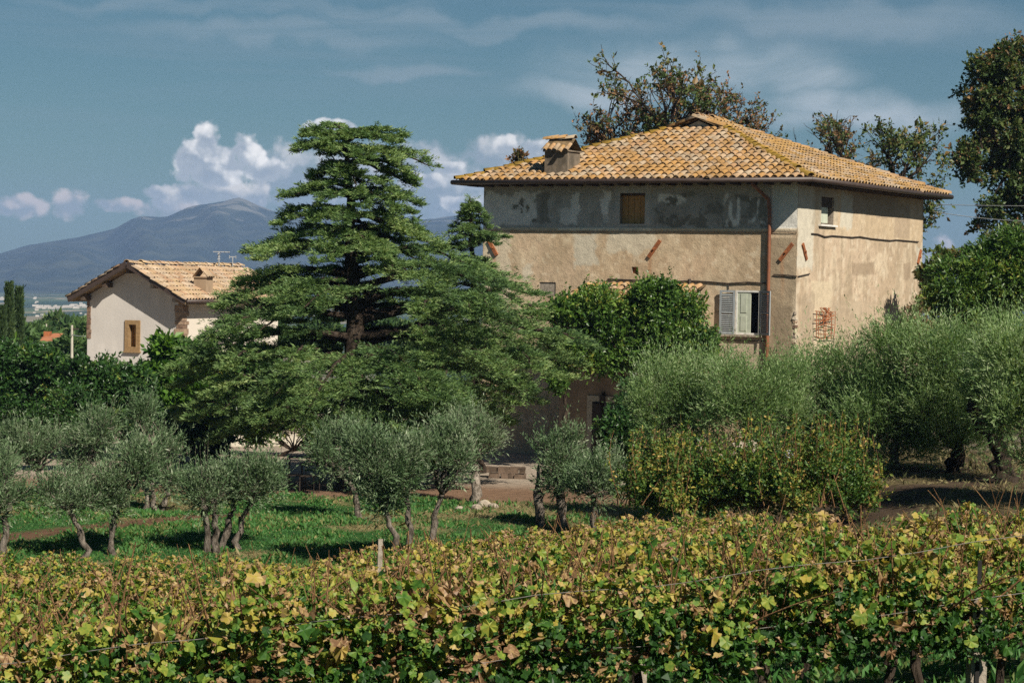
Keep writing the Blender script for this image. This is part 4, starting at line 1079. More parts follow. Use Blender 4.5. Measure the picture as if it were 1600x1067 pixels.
def leafy(name, label, cat, base, clumps, mat, nsub, nshoot, kleaf, size, ratio, shootL=0.4, up=0.4, seed=1, bmat=None, trunks=None, tr=0.09, group=None,
          spread=0.7, upn=0.6, subr=0.34, limbs=None, crown='crown', droop=0.0, tvar=0.2, svar=0.3, mix=None, spiky=0.0):
    """a broad-leaved tree or shrub: trunks, limbs to leaf clumps, and leaves along shoots"""
    r = np.random.default_rng(seed)
    root = thing(name, label, cat, base, group)
    cs, R, u = sub_clumps(clumps, nsub, r)
    base = np.asarray(base, float)
    cc = np.mean([c[0] for c in clumps], 0); low = min(c[0][2] - c[1][2] for c in clumps)
    if trunks is None:
        trunks = [[base - UP * 0.2, base * 0.5 + np.array([cc[0], cc[1], low]) * 0.5, np.array([cc[0], cc[1], low + 0.25 * (cc[2] - low)])]]
    b = MB(); tops = []
    for tpts in trunks:
        tpts = np.asarray(tpts, float); n = 10
        tt = np.linspace(0, 1, n); seg = np.linspace(0, 1, len(tpts))
        pts = np.stack([np.interp(tt, seg, tpts[:, i]) for i in range(3)], 1)
        pts[1:] += r.normal(size=(n - 1, 3)) * tr * 0.35
        rad = tr * (np.interp(tt, [0, 0.12, 1], [1.55, 1.0, 0.7])) * (1 + 0.12 * r.normal(size=n))
        b.tube(pts, rad, 8); tops.append(pts[-1])
    b.build('trunk', bmat or M['bark'], root, smooth=True)
    b = MB(); tops = np.array(tops)
    for i in range(min(nsub, limbs or 30)):
        q = tops[np.argmin(np.linalg.norm(tops - cs[i], axis=1))]
        limb(b, q, cs[i], tr * 0.42, tr * 0.08 + 0.004, r, 0.12, 5)
    b.build('branches', bmat or M['bark'], root, smooth=True)
    b = MB()
    si = r.integers(0, nsub, nshoot)
    rr = np.minimum(R[si].min(1), 1.3) * subr * 1.6
    off = nrm(r.normal(size=(nshoot, 3))) * (r.uniform(0, 1, nshoot) ** 0.45)[:, None]
    S = cs[si] + off * rr[:, None] * np.array([1.15, 1.15, 0.85])
    D = nrm(off * 0.9 + u[si] * 0.5 + UP * up + 0.35 * r.normal(size=(nshoot, 3)))
    Ls = shootL * r.uniform(0.5, 1.3, nshoot)
    if spiky:
        far_ = r.random(nshoot) < spiky; Ls = np.where(far_, Ls * r.uniform(1.3, 2.2, nshoot), Ls); D = np.where(far_[:, None], nrm(D + UP * 1.2), D)
    tint = np.clip(0.45 + 0.19 * r.normal(size=nsub)[si] + 0.08 * r.normal(size=nshoot), 0, 1)
    shoot_leaves(b, S, D, Ls, tint, kleaf, r, size, ratio, spread, upn, droop, svar=svar, tvar=tvar)
    if mix is None:
        b.build(crown, mat, root, kind='stuff')
    else:
        b.build(crown, mat, root, kind='stuff')
        b2 = MB(); m2, share = mix; n2 = int(nshoot * share); sel = r.permutation(nsub)[:max(2, int(nsub * 0.35))]
        si2 = sel[r.integers(0, len(sel), n2)]
        off = nrm(r.normal(size=(n2, 3))); S2 = cs[si2] + off * (rr[:n2] * r.uniform(0.4, 1.1, n2))[:, None]
        shoot_leaves(b2, S2, nrm(off + u[si2] * 0.4 + UP * up), Ls[:n2], np.clip(0.5 + 0.25 * r.normal(size=n2), 0, 1), kleaf, r, size, ratio, spread, upn)
        b2.build('turning_leaves', m2, root, kind='stuff')
    # thin twigs that carry the outer shoots
    b = MB(); pick = r.permutation(nshoot)[:min(nshoot, 160)]
    for i in pick:
        b.tube([cs[si[i]] if len(cs) else S[i], S[i], S[i] + D[i] * Ls[i] * 0.9], [0.012, 0.008, 0.003], 3, 0.5, cap=False)
    b.build('twigs', bmat or M['bark'], root, kind='stuff')
    return root

def gpt(px, Y, dz=0.0):
    p = P(px, 600, Y); return np.array([p[0], Y, gzf(p[0], Y) + dz])

# ---- the great cedar
def cedar(name, label, base, axis, tiers, Yc, seed, tr, per=11, group=None, dens=1.0, kk=30, fine=1.0, fans=()):
    r = np.random.default_rng(seed)
    root = thing(name, label, 'tree', base, group)
    k = Yc / F
    ax = np.array([P(px, py, Yc) for px, py in axis]); ax[0] = base - UP * 0.2
    zz = ax[:, 2]
    def axis_at(z): return np.array([np.interp(z, zz, ax[:, i]) for i in range(3)])
    zs = np.linspace(zz[0], zz[-1], 26); pts = np.array([axis_at(z) for z in zs]); pts[1:-1, :2] += r.normal(size=(24, 2)) * 0.03
    MB().tube(pts, np.interp(np.linspace(0, 1, 26), [0, 0.08, 0.6, 1], [tr * 1.6, tr * 1.1, tr * 0.62, tr * 0.12]), 9).build('trunk', M['bark'], root, smooth=True)
    wood = MB(); b = MB()
    S_all, D_all, L_all, T_all = [], [], [], []
    def bough(q0, dirh, R, dz):
        n = 12; t = np.linspace(0, 1, n)
        side = np.array([-dirh[1], dirh[0], 0])
        bend = r.normal() * 0.12
        zz_ = -dz * t + 0.09 * R * np.sin(math.pi * np.minimum(t * 1.1, 1)) - 0.05 * R * np.maximum(t - 0.6, 0) ** 2 * 4 + r.normal() * 0.13
        pts = q0 + dirh * (R * t)[:, None] + side * (bend * R * t ** 2)[:, None] + UP * zz_[:, None]
        pts[1:] += r.normal(size=(n - 1, 3)) * 0.02
        wood.tube(pts, np.interp(t, [0, 1], [0.028 * R ** 0.8 + 0.02, 0.008]), 5)
        # flat plate of side twigs
        m = max(8, int(R / 0.062 * dens))
        tt = r.uniform(0.12, 1.0, m) ** 0.8
        p = np.stack([np.interp(tt, t, pts[:, j]) for j in range(3)], 1)
        env = R * 0.29 * np.minimum(1.0, (1.12 - tt) * 2.4) * np.minimum(1, tt * 2.5 + 0.15)
        sg = np.where(r.random(m) < 0.5, -1, 1)
        ang = r.uniform(0.5, 1.25, m)
        d = nrm(dirh * np.cos(ang)[:, None] + side * (sg * np.sin(ang))[:, None] + UP * r.normal(0.03, 0.07, m)[:, None])
        L = np.maximum(0.18 * fine, env * r.uniform(0.45, 1.1, m))
        tn = 0.45 + 0.10 * r.normal() + 0.10 * r.normal(size=m)
        for q in range(2):                    # twiglets off each twig
            t2 = r.uniform(0.25, 1.0, m); s2 = np.where(r.random(m) < 0.5, -1, 1)
            d2 = nrm(d * 0.8 + np.cross(d, UP) * (s2 * r.uniform(0.4, 1.0, m))[:, None] + UP * r.normal(0.03, 0.11, m)[:, None])
            p2 = p + d * (L * t2)[:, None]
            S_all.append(p2); D_all.append(d2); L_all.append(np.clip(L * 0.5, 0.14 * fine, 0.5)); T_all.append(tn + 0.06 * r.normal(size=m))
        S_all.append(p); D_all.append(d); L_all.append(L); T_all.append(tn)
        for e in range(4):                    # the leader's own tip
            S_all.append(pts[-3:-2] + r.normal(size=(1, 3)) * 0.06); D_all.append(nrm(dirh + 0.3 * r.normal(size=3))[None]); L_all.append(np.array([R * 0.16 + 0.15])); T_all.append(np.array([0.6]))
    for (py, pl, pr, dl, dr, hide) in tiers:
        z0 = P(axis[len(axis) // 2][0], py, Yc)[2]; q0 = axis_at(z0); pxc = 800 + q0[0] / Yc * F
        for i in range(per):
            ph = 2 * math.pi * (i + r.uniform(-0.35, 0.35)) / per
            c = math.cos(ph); s_ = math.sin(ph)
            if s_ < -0.5 and r.random() < hide: continue
            Rl, Rr = (pxc - pl) * k, (pr - pxc) * k
            R = (Rr if c > 0 else Rl) * abs(c) ** 1.5 + 0.5 * (Rl + Rr) * 0.9 * (1 - abs(c) ** 1.5)
            if abs(c) < 0.85: R *= r.uniform(0.7, 1.0)
            dz = (dr if c > 0 else dl) * k + 0.13 * R * max(0.0, -s_)
            bough(q0, np.array([c, s_, 0]), R, dz)
    for (px, py, dY, ph, R, dz) in fans:
        q0 = P(px, py, Yc + dY); bough(q0, np.array([math.cos(ph), math.sin(ph), 0]), R, dz)
    # leader at the top
    for e in range(50):
        z = zs[-1] - r.uniform(0, 0.7); S_all.append(axis_at(z)[None]); D_all.append(nrm(np.append(r.normal(size=2), r.uniform(-0.1, 0.7)))[None]); L_all.append(np.array([r.uniform(0.12, 0.45) * fine])); T_all.append(np.array([0.6]))
    S, D, L, T = np.concatenate(S_all), np.concatenate(D_all), np.concatenate(L_all), np.concatenate(T_all)
    n = len(S); t = r.uniform(0.0, 1.02, (n, kk))
    pos = S[:, None] + D[:, None] * (L[:, None] * t)[..., None]
    pos[..., 2] -= 0.24 * (L[:, None] * t) ** 2
    pos += r.normal(size=pos.shape) * np.array([0.025, 0.025, 0.022])
    sd_ = nrm(np.cross(D, UP))[:, None] * np.where(r.random((n, kk)) < 0.5, -1, 1)[..., None]
    d = nrm(D[:, None] * 0.75 + sd_ * r.uniform(0.2, 0.9, (n, kk))[..., None] + UP * r.normal(0.18, 0.34, (n, kk))[..., None])
    sz = 0.088 * fine * np.exp(0.3 * r.normal(size=(n, kk)))
    nv = UP * 0.55 + 0.8 * r.normal(size=(n, kk, 3)) - np.array([0, 0.35, 0])
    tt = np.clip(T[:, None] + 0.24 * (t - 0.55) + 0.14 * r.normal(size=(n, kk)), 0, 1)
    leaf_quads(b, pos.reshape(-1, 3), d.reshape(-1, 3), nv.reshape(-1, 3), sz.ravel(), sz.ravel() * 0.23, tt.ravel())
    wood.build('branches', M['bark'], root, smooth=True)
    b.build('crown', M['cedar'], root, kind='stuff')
    print(name, n * kk)
    return root

YC = 63.0
rf = np.random.default_rng(77)
FANS = []
for py, x0, x1, n in ((470, 640, 830, 4), (505, 350, 470, 3), (515, 640, 845, 5), (548, 330, 500, 4), (552, 620, 825, 5), (585, 310, 790, 9), (620, 310, 760, 9), (650, 380, 720, 6)):
    for q in range(n):
        px = x0 + (x1 - x0) * (q + rf.uniform(0.2, 0.8)) / n; side = (px - 565) / 300
        FANS.append((px, py + rf.uniform(-8, 8), -abs(rf.normal()) * 0.8 - 1.4 + abs(side), -math.pi / 2 + 0.9 * side + rf.normal() * 0.3, rf.uniform(1.2, 2.1), rf.uniform(0.25, 0.7)))
cedar('cedar_tree', 'great dark green cedar with flat layered boughs at the centre', gpt(556, YC), [(556, 745), (553, 620), (556, 500), (550, 390), (547, 300), (541, 212)],
      [(216, 470, 628, -14, -2, 0), (236, 455, 674, -6, 14, 0), (264, 484, 646, 6, 34, 0), (300, 440, 652, -4, 22, 0), (332, 432, 660, 4, 26, 0.2), (362, 420, 690, 12, 22, 0.3),
       (398, 386, 738, -2, 4, 0.5), (434, 372, 790, 8, 0, 0.6), (462, 345, 838, 10, -8, 0.5), (496, 322, 880, 14, 14, 0.62), (532, 290, 892, 16, 22, 0.5),
        (572, 280, 845, 22, 26, 0.1), (608, 285, 805, 34, 36, 0), (642, 330, 750, 36, 36, 0)], YC, 5, 0.36, fans=FANS)
cedar('cedar_tree', 'slimmer cedar with a pointed top, against the left corner of the villa', gpt(748, 68.5), [(748, 745), (742, 560), (738, 420), (734, 308)],
      [(324, 725, 745, 5, 6, 0), (340, 714, 760, 8, 10, 0), (360, 702, 772, 10, 10, 0), (382, 690, 792, 10, -14, 0), (406, 676, 786, 12, 12, 0), (430, 668, 796, 14, 14, 0), (458, 655, 815, 14, 16, 0), (490, 648, 836, 18, 22, 0), (525, 645, 838, 20, 26, 0), (562, 650, 826, 24, 30, 0), (600, 660, 800, 26, 32, 0)], 68.5, 6, 0.2, 10, dens=1.2, kk=24, fine=0.75)

# ---- olives on the lawn: (label, trunk points in px, clumps, Y, size factor)
OL = [
 ('olive tree with a dark trunk cut by the left edge of the photo', [[(4, 872), (8, 815), (14, 790)]], [(12, 770, 36, 36), (0, 735, 34, 34), (-12, 790, 30, 30)], 47),
 ('small olive with a slanting trunk in front of the far left olives', [[(142, 868), (126, 825), (108, 800)]], [(104, 775, 42, 28), (80, 770, 22, 20), (135, 785, 22, 18)], 47),
 ('olive with one straight pale trunk rising behind the vine tops, left part of lawn', [[(173, 868), (176, 820), (182, 795)]], [(190, 755, 42, 42), (175, 785, 32, 24), (215, 725, 32, 34)], 47.5),
 ('broad grey olive at the back of the lawn beside the left edge', [[(60, 800), (62, 760), (60, 735)]], [(45, 700, 48, 36), (95, 705, 34, 34), (15, 690, 30, 26)], 58),
 ('tall grey olive with a pale trunk below the dark hedge', [[(134, 800), (131, 765), (128, 735)]], [(130, 700, 46, 40), (150, 672, 34, 30), (110, 735, 34, 30)], 57),
 ('olive with several leaning pale stems and a pointed silvery top', [[(232, 812), (222, 785), (212, 768)], [(240, 814), (240, 780), (236, 750)], [(250, 812), (258, 775), (264, 750)]], [(235, 700, 50, 40), (225, 645, 24, 34), (265, 735, 30, 36), (205, 730, 32, 30)], 55),
 ('compact olive with two thin dark stems, left half of a touching pair', [[(324, 850), (320, 810), (318, 790)], [(336, 850), (338, 810), (334, 790)]], [(322, 770, 33, 34), (312, 785, 22, 20), (340, 765, 20, 24)], 48),
 ('wide olive with forked mottled trunks, right half of a touching pair', [[(346, 850), (356, 815), (366, 790)], [(364, 850), (378, 815), (392, 788)]], [(385, 755, 48, 42), (410, 750, 36, 34), (365, 745, 30, 30), (425, 765, 18, 16)], 48.5),
 ('olive with a short dark trunk at the back edge of the lawn near the tables', [[(564, 808), (556, 780), (548, 752)]], [(520, 715, 42, 36), (545, 690, 40, 32), (500, 700, 24, 22)], 54),
 ('large silvery olive with two mottled trunks in the middle of the lawn', [[(622, 876), (614, 830), (602, 790)], [(641, 872), (640, 830), (636, 780)]], [(590, 735, 52, 48), (575, 700, 40, 34), (630, 745, 42, 46), (600, 785, 40, 26), (645, 700, 26, 26)], 46),
 ('dark green olive on one bent trunk right of the large silvery olive', [[(668, 862), (676, 820), (690, 770)]], [(690, 725, 44, 38), (715, 715, 30, 30), (665, 710, 26, 26), (690, 690, 30, 24)], 46.5),
 ('old olive with a thick pale gnarled trunk standing by the rocks', [[(742, 762), (745, 735), (740, 708)]], [(735, 690, 42, 30), (760, 680, 30, 26), (712, 672, 34, 26), (745, 665, 30, 20)], 58),
 ('bushy low olive on a stumpy leaning trunk in front of the dark doorway', [[(850, 800), (842, 780), (838, 765)], [(880, 800), (876, 775), (872, 760)]], [(866, 712, 46, 32), (892, 694, 22, 22), (840, 738, 26, 26), (885, 745, 40, 30)], 52.5),
 ('pale olive bush right of the low stumpy olive, below the dark shrub', [[(928, 815), (926, 790), (926, 770)]], [(930, 755, 44, 38), (955, 745, 28, 32), (905, 770, 28, 28)], 50.5),
]
for i, (lab, tr, cl, Y) in enumerate(OL):
    clumps = [ell(px, py + 2, rx * 0.84, ry * 0.86, Y) for px, py, rx, ry in cl]
    trunks = []
    for t in tr:
        g = gpt(t[0][0], Y); pts = [P(px, py, Y + rng.normal() * 0.1) for px, py in t]
        trunks.append([np.array([pts[0][0], Y, g[2] - 0.15])] + pts[1:] if pts[1][2] > g[2] + 0.2 else [g, g + UP * 0.5, pts[-1] + UP * 0.2])
    area = sum(c[2] * c[3] for c in cl)
    vis = 0.08 if i not in (11, 12) else 0.13
    nsh = int(area * 0.36)
    leafy('olive_tree', lab, 'tree', gpt(tr[0][0][0], Y), clumps, M['olive'], int(10 + area / 260), nsh, 12, 0.075, 0.23, 0.40, 0.8, 100 + i, M['palebark'] if i in (4, 5, 11) else M['olivebark'], trunks, vis, 'olive trees on the lawn', spread=0.42, upn=0.4, subr=0.30, spiky=0.14)

# ---- the olives before the right face of the villa
OR = [
 ('olive with silvery drooping foliage right of the dark doorway shrub', [(1085, 730), (1080, 690), (1070, 660)], [(1050, 610, 60, 46), (1085, 640, 50, 46), (1020, 640, 36, 40), (1100, 600, 46, 36)], 54, 'olive_green'),
 ('olive below the grey shutters, its crown against the villa corner', [(1190, 740), (1185, 690), (1180, 660)], [(1165, 615, 62, 42), (1200, 650, 60, 50), (1140, 645, 40, 40), (1225, 610, 44, 34)], 52, 'olive_green'),
 ('olive below the rusty wall grate with a rounded green crown', [(1300, 760), (1296, 700), (1290, 650)], [(1285, 600, 58, 46), (1320, 635, 56, 50), (1260, 650, 46, 46), (1330, 575, 40, 32)], 53, 'olive_green'),
 ('green olive below the right end of the villa wall', [(1395, 770), (1400, 710), (1400, 660)], [(1390, 590, 60, 50), (1420, 640, 56, 50), (1360, 640, 50, 50), (1400, 545, 44, 36)], 51, 'olive_green'),
 ('leaning olive on a dark forked trunk near the right end of the bank', [(1480, 745), (1492, 715), (1500, 665)], [(1480, 578, 66, 52), (1520, 615, 60, 50), (1450, 630, 46, 44), (1500, 552, 50, 26)], 50, 'olive_green'),
 ('nearest right hand olive, mostly unseen, added to shade the bank, crown cut by the edge', [(1712, 790), (1700, 700), (1690, 640)], [(1594, 575, 46, 50), (1606, 640, 40, 52), (1680, 570, 80, 60), (1720, 610, 80, 70), (1640, 600, 40, 50), (1700, 535, 70, 50)], 41.5, 'olive_green'),  # stands mostly unseen beyond the frame, added to cast shade on the bank
 ('great old olive with the thickest black trunk, standing on the bare bank at right', [(1566, 775), (1562, 710), (1556, 640)], [(1570, 575, 60, 56), (1610, 600, 70, 66), (1545, 625, 50, 44), (1590, 545, 60, 34)], 47, 'olive_green'),
]
for i, (lab, t, cl, Y, mt) in enumerate(OR):
    clumps = [ell(px, py, rx, ry, Y) for px, py, rx, ry in cl]
    g = gpt(t[0][0], Y); tp = [P(px, py, Y) for px, py in t]
    low = [(px + dx, py + ry * (1.1 if i < 3 else 1.3), rx * 0.9, ry * 0.65) for (px, py, rx, ry), dx in zip(cl, (-14, 8, 16, -6))] if i < 6 else []
    clumps += [ell(px, py, rx, ry, Y) for px, py, rx, ry in low]; cl = cl + low
    area = sum(c[2] * c[3] for c in cl)
    trunks = [[np.array([tp[0][0], Y, g[2] - 0.15]), tp[1], tp[2]]]
    if i >= 4: trunks.append([np.array([tp[0][0] + 0.1, Y, g[2] - 0.15]), tp[1] + np.array([0.1 * (-1) ** i, 0, 0.1]), tp[2] + np.array([-0.7 if i == 4 else -0.5, 0.1, 0.1])])
    leafy('olive_tree', lab, 'tree', g, clumps, M[mt], int(14 + area / 300), int(area * 0.36), 13, 0.072, 0.21, 0.58, 0.8, 140 + i, M['bark'] if i >= 4 else M['olivebark'], trunks, 0.12 if i < 4 else (0.15 if i == 4 else 0.19), 'olive trees below the villa', spread=0.42, upn=0.4, subr=0.33, spiky=0.12)

def shrub(name, lab, cl, Y, mt, dens, size, ratio, seed, cat='shrub', group=None, up=0.3, L=0.32, bpx=None, trunks=None, tr=0.07, bmat=None, dep=None, nsubk=230, k=9, **kw):
    clumps = [ell(px, py, rx, ry, Y, dep) for px, py, rx, ry in cl]
    area = sum(c[2] * c[3] for c in cl)
    bpx = bpx if bpx is not None else cl[0][0]
    g = gpt(bpx, Y)
    tk = None
    if trunks: tk = [[np.array([P(t[0][0], t[0][1], Y)[0], Y, g[2] - 0.1])] + [P(a, b_, Y) for a, b_ in t[1:]] for t in trunks]
    return leafy(name, lab, cat, g, clumps, M[mt], int(10 + area / nsubk), int(area * dens), k, size, ratio, L, up, seed, bmat, tk, tr, group, **kw)

# ---- shrubs round the villa
shrub('leafy_tree', 'rounded bright green tree covering the annex roof in front of the villa', [(905, 510, 46, 42), (950, 485, 50, 36), (1010, 482, 48, 36), (1055, 505, 44, 44), (1076, 545, 32, 34), (1000, 530, 66, 44), (935, 550, 48, 40), (880, 560, 26, 46), (1020, 460, 30, 20), (868, 600, 14, 26)], 70.3, 'shrub', 0.62, 0.105, 0.5, 201, 'tree', bpx=965,
      trunks=[[(960, 730), (965, 650), (975, 590)], [(985, 730), (992, 650), (1010, 590)], [(900, 740), (885, 660), (880, 600)]], tr=0.09, dep=1.0, spread=0.9, upn=0.6, up=0.45, spiky=0.06)
shrub('dark_shrub', 'dense dark green shrub hiding the right side of the doorway', [(985, 665, 36, 46), (965, 690, 24, 40), (1005, 700, 34, 46), (985, 620, 22, 26)], 63, 'dark', 0.4, 0.12, 0.5, 202, spread=0.9, upn=0.8, dep=0.7)
shrub('hedge_tree', 'dark glossy green tree filling the left edge below the cypresses', [(25, 575, 52, 38), (80, 580, 48, 36), (40, 620, 62, 44), (10, 650, 46, 40), (-20, 600, 50, 60)], 72, 'dark', 0.45, 0.13, 0.5, 203, 'tree', spread=0.9, upn=0.8, tr=0.14, mix=(M['shrub'], 0.04))
shrub('hedge_tree', 'dark glossy green tree below the farmhouse window', [(140, 595, 46, 34), (190, 600, 40, 34), (120, 630, 46, 36), (175, 645, 52, 40), (215, 660, 36, 36)], 71, 'dark', 0.45, 0.13, 0.5, 204, 'tree', spread=0.9, upn=0.8, tr=0.14, mix=(M['shrub'], 0.06))
shrub('hedge_shrub', 'smooth rounded dark shrub behind the left olives', [(118, 640, 42, 28), (95, 655, 38, 26)], 66, 'dark', 0.55, 0.10, 0.45, 205, spread=0.8, upn=0.8)
shrub('fig_tree', 'light green tree with upright leafy shoots beside the farmhouse wall', [(262, 575, 26, 30), (240, 600, 26, 34), (285, 590, 28, 34), (300, 615, 30, 30), (255, 630, 40, 36), (290, 545, 8, 20), (262, 540, 8, 18)], 74, 'fig', 0.30, 0.22, 0.55, 206, 'tree', up=1.0, L=0.5, spread=0.6, upn=0.5, tr=0.08)
shrub('shady_shrub', 'shadowed shrub under the left boughs of the great cedar', [(285, 672, 40, 34), (320, 690, 30, 26), (340, 660, 30, 30)], 70, 'dark', 0.30, 0.16, 0.5, 207, spread=0.9)
shrub('hedge_shrub', 'dark hedge shrub half hidden between the great cedar and the farmhouse side wall', [(345, 570, 40, 30), (395, 580, 44, 34), (360, 620, 60, 40), (430, 610, 40, 36)], 82, 'dark', 0.45, 0.15, 0.5, 213, spread=0.9, upn=0.8, mix=(M['shrub'], 0.1))
shrub('bright_shrub', 'light green shrub in front of the pale garden wall under the cedar', [(405, 668, 36, 22), (450, 664, 34, 22), (480, 672, 30, 24), (505, 690, 20, 24)], 74, 'laurel', 0.4, 0.11, 0.35, 208, spread=0.7, up=0.1, mix=(M['russet'], 0.05))
shrub('laurel_shrub', 'broad yellowish green laurel right of the villa below the oak', [(1500, 450, 44, 46), (1550, 420, 46, 40), (1600, 440, 60, 60), (1530, 480, 50, 34), (1470, 480, 22, 26), (1590, 395, 40, 28)], 62, 'laurel', 0.5, 0.135, 0.34, 209, spread=0.8, upn=0.9, tr=0.12)
shrub('dark_shrub', 'thin dark shrub by the far right corner of the villa', [(1462, 425, 18, 24), (1480, 405, 22, 16), (1455, 460, 14, 34), (1500, 410, 22, 18)], 78, 'oak', 0.24, 0.18, 0.5, 210, spread=0.9)
shrub('young_shrub', 'brownish sprig of shrub growing before the right end of the villa wall', [(1428, 500, 10, 20), (1438, 520, 14, 20), (1412, 520, 10, 14)], 58, 'russet', 0.30, 0.10, 0.4, 211, up=1.0, tr=0.03)
shrub('roof_plant', 'tiny dry plant seen beyond the roof edge left of the villa chimney', [(814, 246, 6, 5), (809, 252, 4, 4)], 86, 'russet', 1.2, 0.14, 0.5, 212, bpx=812, tr=0.02)

# ---- trees behind the villa
def bare_tree(name, label, base, start, goals, Y, seed, r0, depth=6, leaves=None, group=None, share=0.35, size=0.16, nl=2, wob=0.14, reach=0.36, fan=0.55):
    """a tree grown by forking from the trunk top towards its goals, with what leaves it still has at the twig ends"""
    r = np.random.default_rng(seed); root = thing(name, label, 'tree', base, group)
    b = MB(); tw = MB(); lv = []
    def grow(p, d, L, rad, lev):
        n = 5; pts = [p]; dd = d
        for q in range(n):
            dd = nrm(dd + r.normal(size=3) * wob + UP * 0.03); pts.append(pts[-1] + dd * L / n)
        (b if lev < 3 else tw).tube(pts, np.linspace(rad, rad * 0.62, n + 1), 6 if lev < 3 else 3, cap=False)
        if lev >= depth - 1: lv.extend(pts[1:])
        if lev >= depth: return
        for q in range(2 if lev < 2 else r.integers(2, 4)):
            s = r.integers(2, n + 1) if q else n
            nd = nrm(dd + r.normal(size=3) * (fan if lev < 4 else fan + 0.15))
            grow(pts[s], nd, L * r.uniform(0.62, 0.84), rad * 0.60, lev + 1)
    pts = [base - UP * 0.2, (base + start) / 2, start]
    b.tube(pts, [r0 * 1.5, r0 * 1.1, r0], 8)
    for g in goals:
        d = g - start; grow(start, nrm(d), np.linalg.norm(d) * reach, r0 * 0.6, 1)
    b.build('trunk', M['bark'], root, smooth=True); tw.build('twigs', M['bark'], root, kind='stuff')
    lv = np.array(lv)
    for k, (mat, sh) in enumerate(leaves or [(M['oak'], share)]):
        q = lv[r.random(len(lv)) < sh]
        if k == 0 and leaves and len(leaves) > 1: q = lv[(fbm(lv[:, 0] * 0.6, lv[:, 2] * 0.6, seed, 2) > 0.42) & (r.random(len(lv)) < sh)]
        m = MB(); n = len(q)
        shoot_leaves(m, q, nrm(r.normal(size=q.shape) + UP * 0.3), np.full(n, 0.30), np.clip(0.5 + 0.22 * r.normal(size=n), 0, 1), nl, r, size, 0.6, 1.0)
        m.build('last_leaves' if k == 0 else 'turning_leaves', mat, root, kind='stuff')
    return root
OB = 'oaks behind the villa'
def oak(lab, px, Y, fork, goals, seed, r0, leaves, size=0.17, nl=5, depth=5):
    bare_tree('oak_tree', lab, gpt(px, Y), P(fork[0], fork[1], Y), [P(x, y, Y + dy) for x, y, dy in goals], Y, seed, r0, depth, leaves, OB, 0.5, size, nl, 0.11, 0.40, 0.40)
oak('tall green oak rising behind the villa roof ridge', 1052, 100, (1052, 290), [(1050, 95, 0), (1030, 90, 1.5), (1075, 100, -1), (1020, 150, 1), (1090, 150, 1), (1060, 120, -2), (1042, 130, 2), (1098, 190, -1), (1010, 190, -1)], 221, 0.22, [(M['oak'], 0.55), (M['russet'], 0.12)])
oak('russet leaved oak behind the villa, left of the tall green one', 985, 102, (985, 290), [(978, 115, 0), (958, 160, 1), (935, 185, -1), (990, 165, -1), (915, 215, 0), (1000, 150, 1), (955, 215, -1)], 222, 0.18, [(M['russet'], 0.42), (M['oak'], 0.16)], 0.14)
oak('sparse russet oak behind the villa, right of the ridge', 1132, 102, (1132, 290), [(1115, 120, 0), (1135, 150, 1), (1165, 150, -1), (1190, 165, 1), (1160, 200, -1), (1108, 170, 1), (1195, 190, 0)], 223, 0.17, [(M['russet'], 0.40), (M['oak'], 0.16)], 0.14)
oak('thin brownish green oak above the right slope of the villa roof', 1330, 98, (1330, 310), [(1300, 180, 0), (1262, 195, 1), (1340, 185, -1), (1320, 168, 1), (1285, 215, -1), (1345, 225, 1), (1238, 215, 0)], 224, 0.17, [(M['oak'], 0.17), (M['russet'], 0.07)], 0.15)
shrub('oak_tree', 'big dark oak overhanging the right edge of the photo', [(1545, 112, 50, 26), (1520, 130, 30, 28), (1590, 100, 46, 34), (1560, 165, 50, 28), (1530, 205, 30, 26), (1580, 215, 44, 34), (1515, 245, 26, 24), (1555, 265, 44, 28), (1510, 290, 22, 20), (1560, 310, 36, 26), (1600, 290, 36, 50), (1545, 348, 24, 20), (1585, 360, 24, 20), (1640, 200, 60, 120)], 92, 'oak', 0.27, 0.14, 0.6, 225, 'tree', bpx=1650, trunks=[[(1650, 700), (1640, 500), (1615, 330), (1600, 200)], [(1650, 700), (1640, 420), (1590, 300), (1545, 180)]], tr=0.2, limbs=90, mix=(M['russet'], 0.07), spread=1.0, upn=0.4, up=0.2, L=0.4, nsubk=150, subr=0.26)

YB = 92.0
bare_tree('bare_tree', 'nearly leafless tree with a fan of dark twigs right of the villa roof', gpt(1395, YB), P(1392, 300, YB), [P(1405, 175, YB), P(1450, 190, YB + 2), P(1485, 240, YB), P(1490, 310, YB - 1), P(1470, 370, YB), P(1370, 200, YB), P(1455, 420, YB + 1), P(1430, 230, YB - 2)], YB, 17, 0.16)

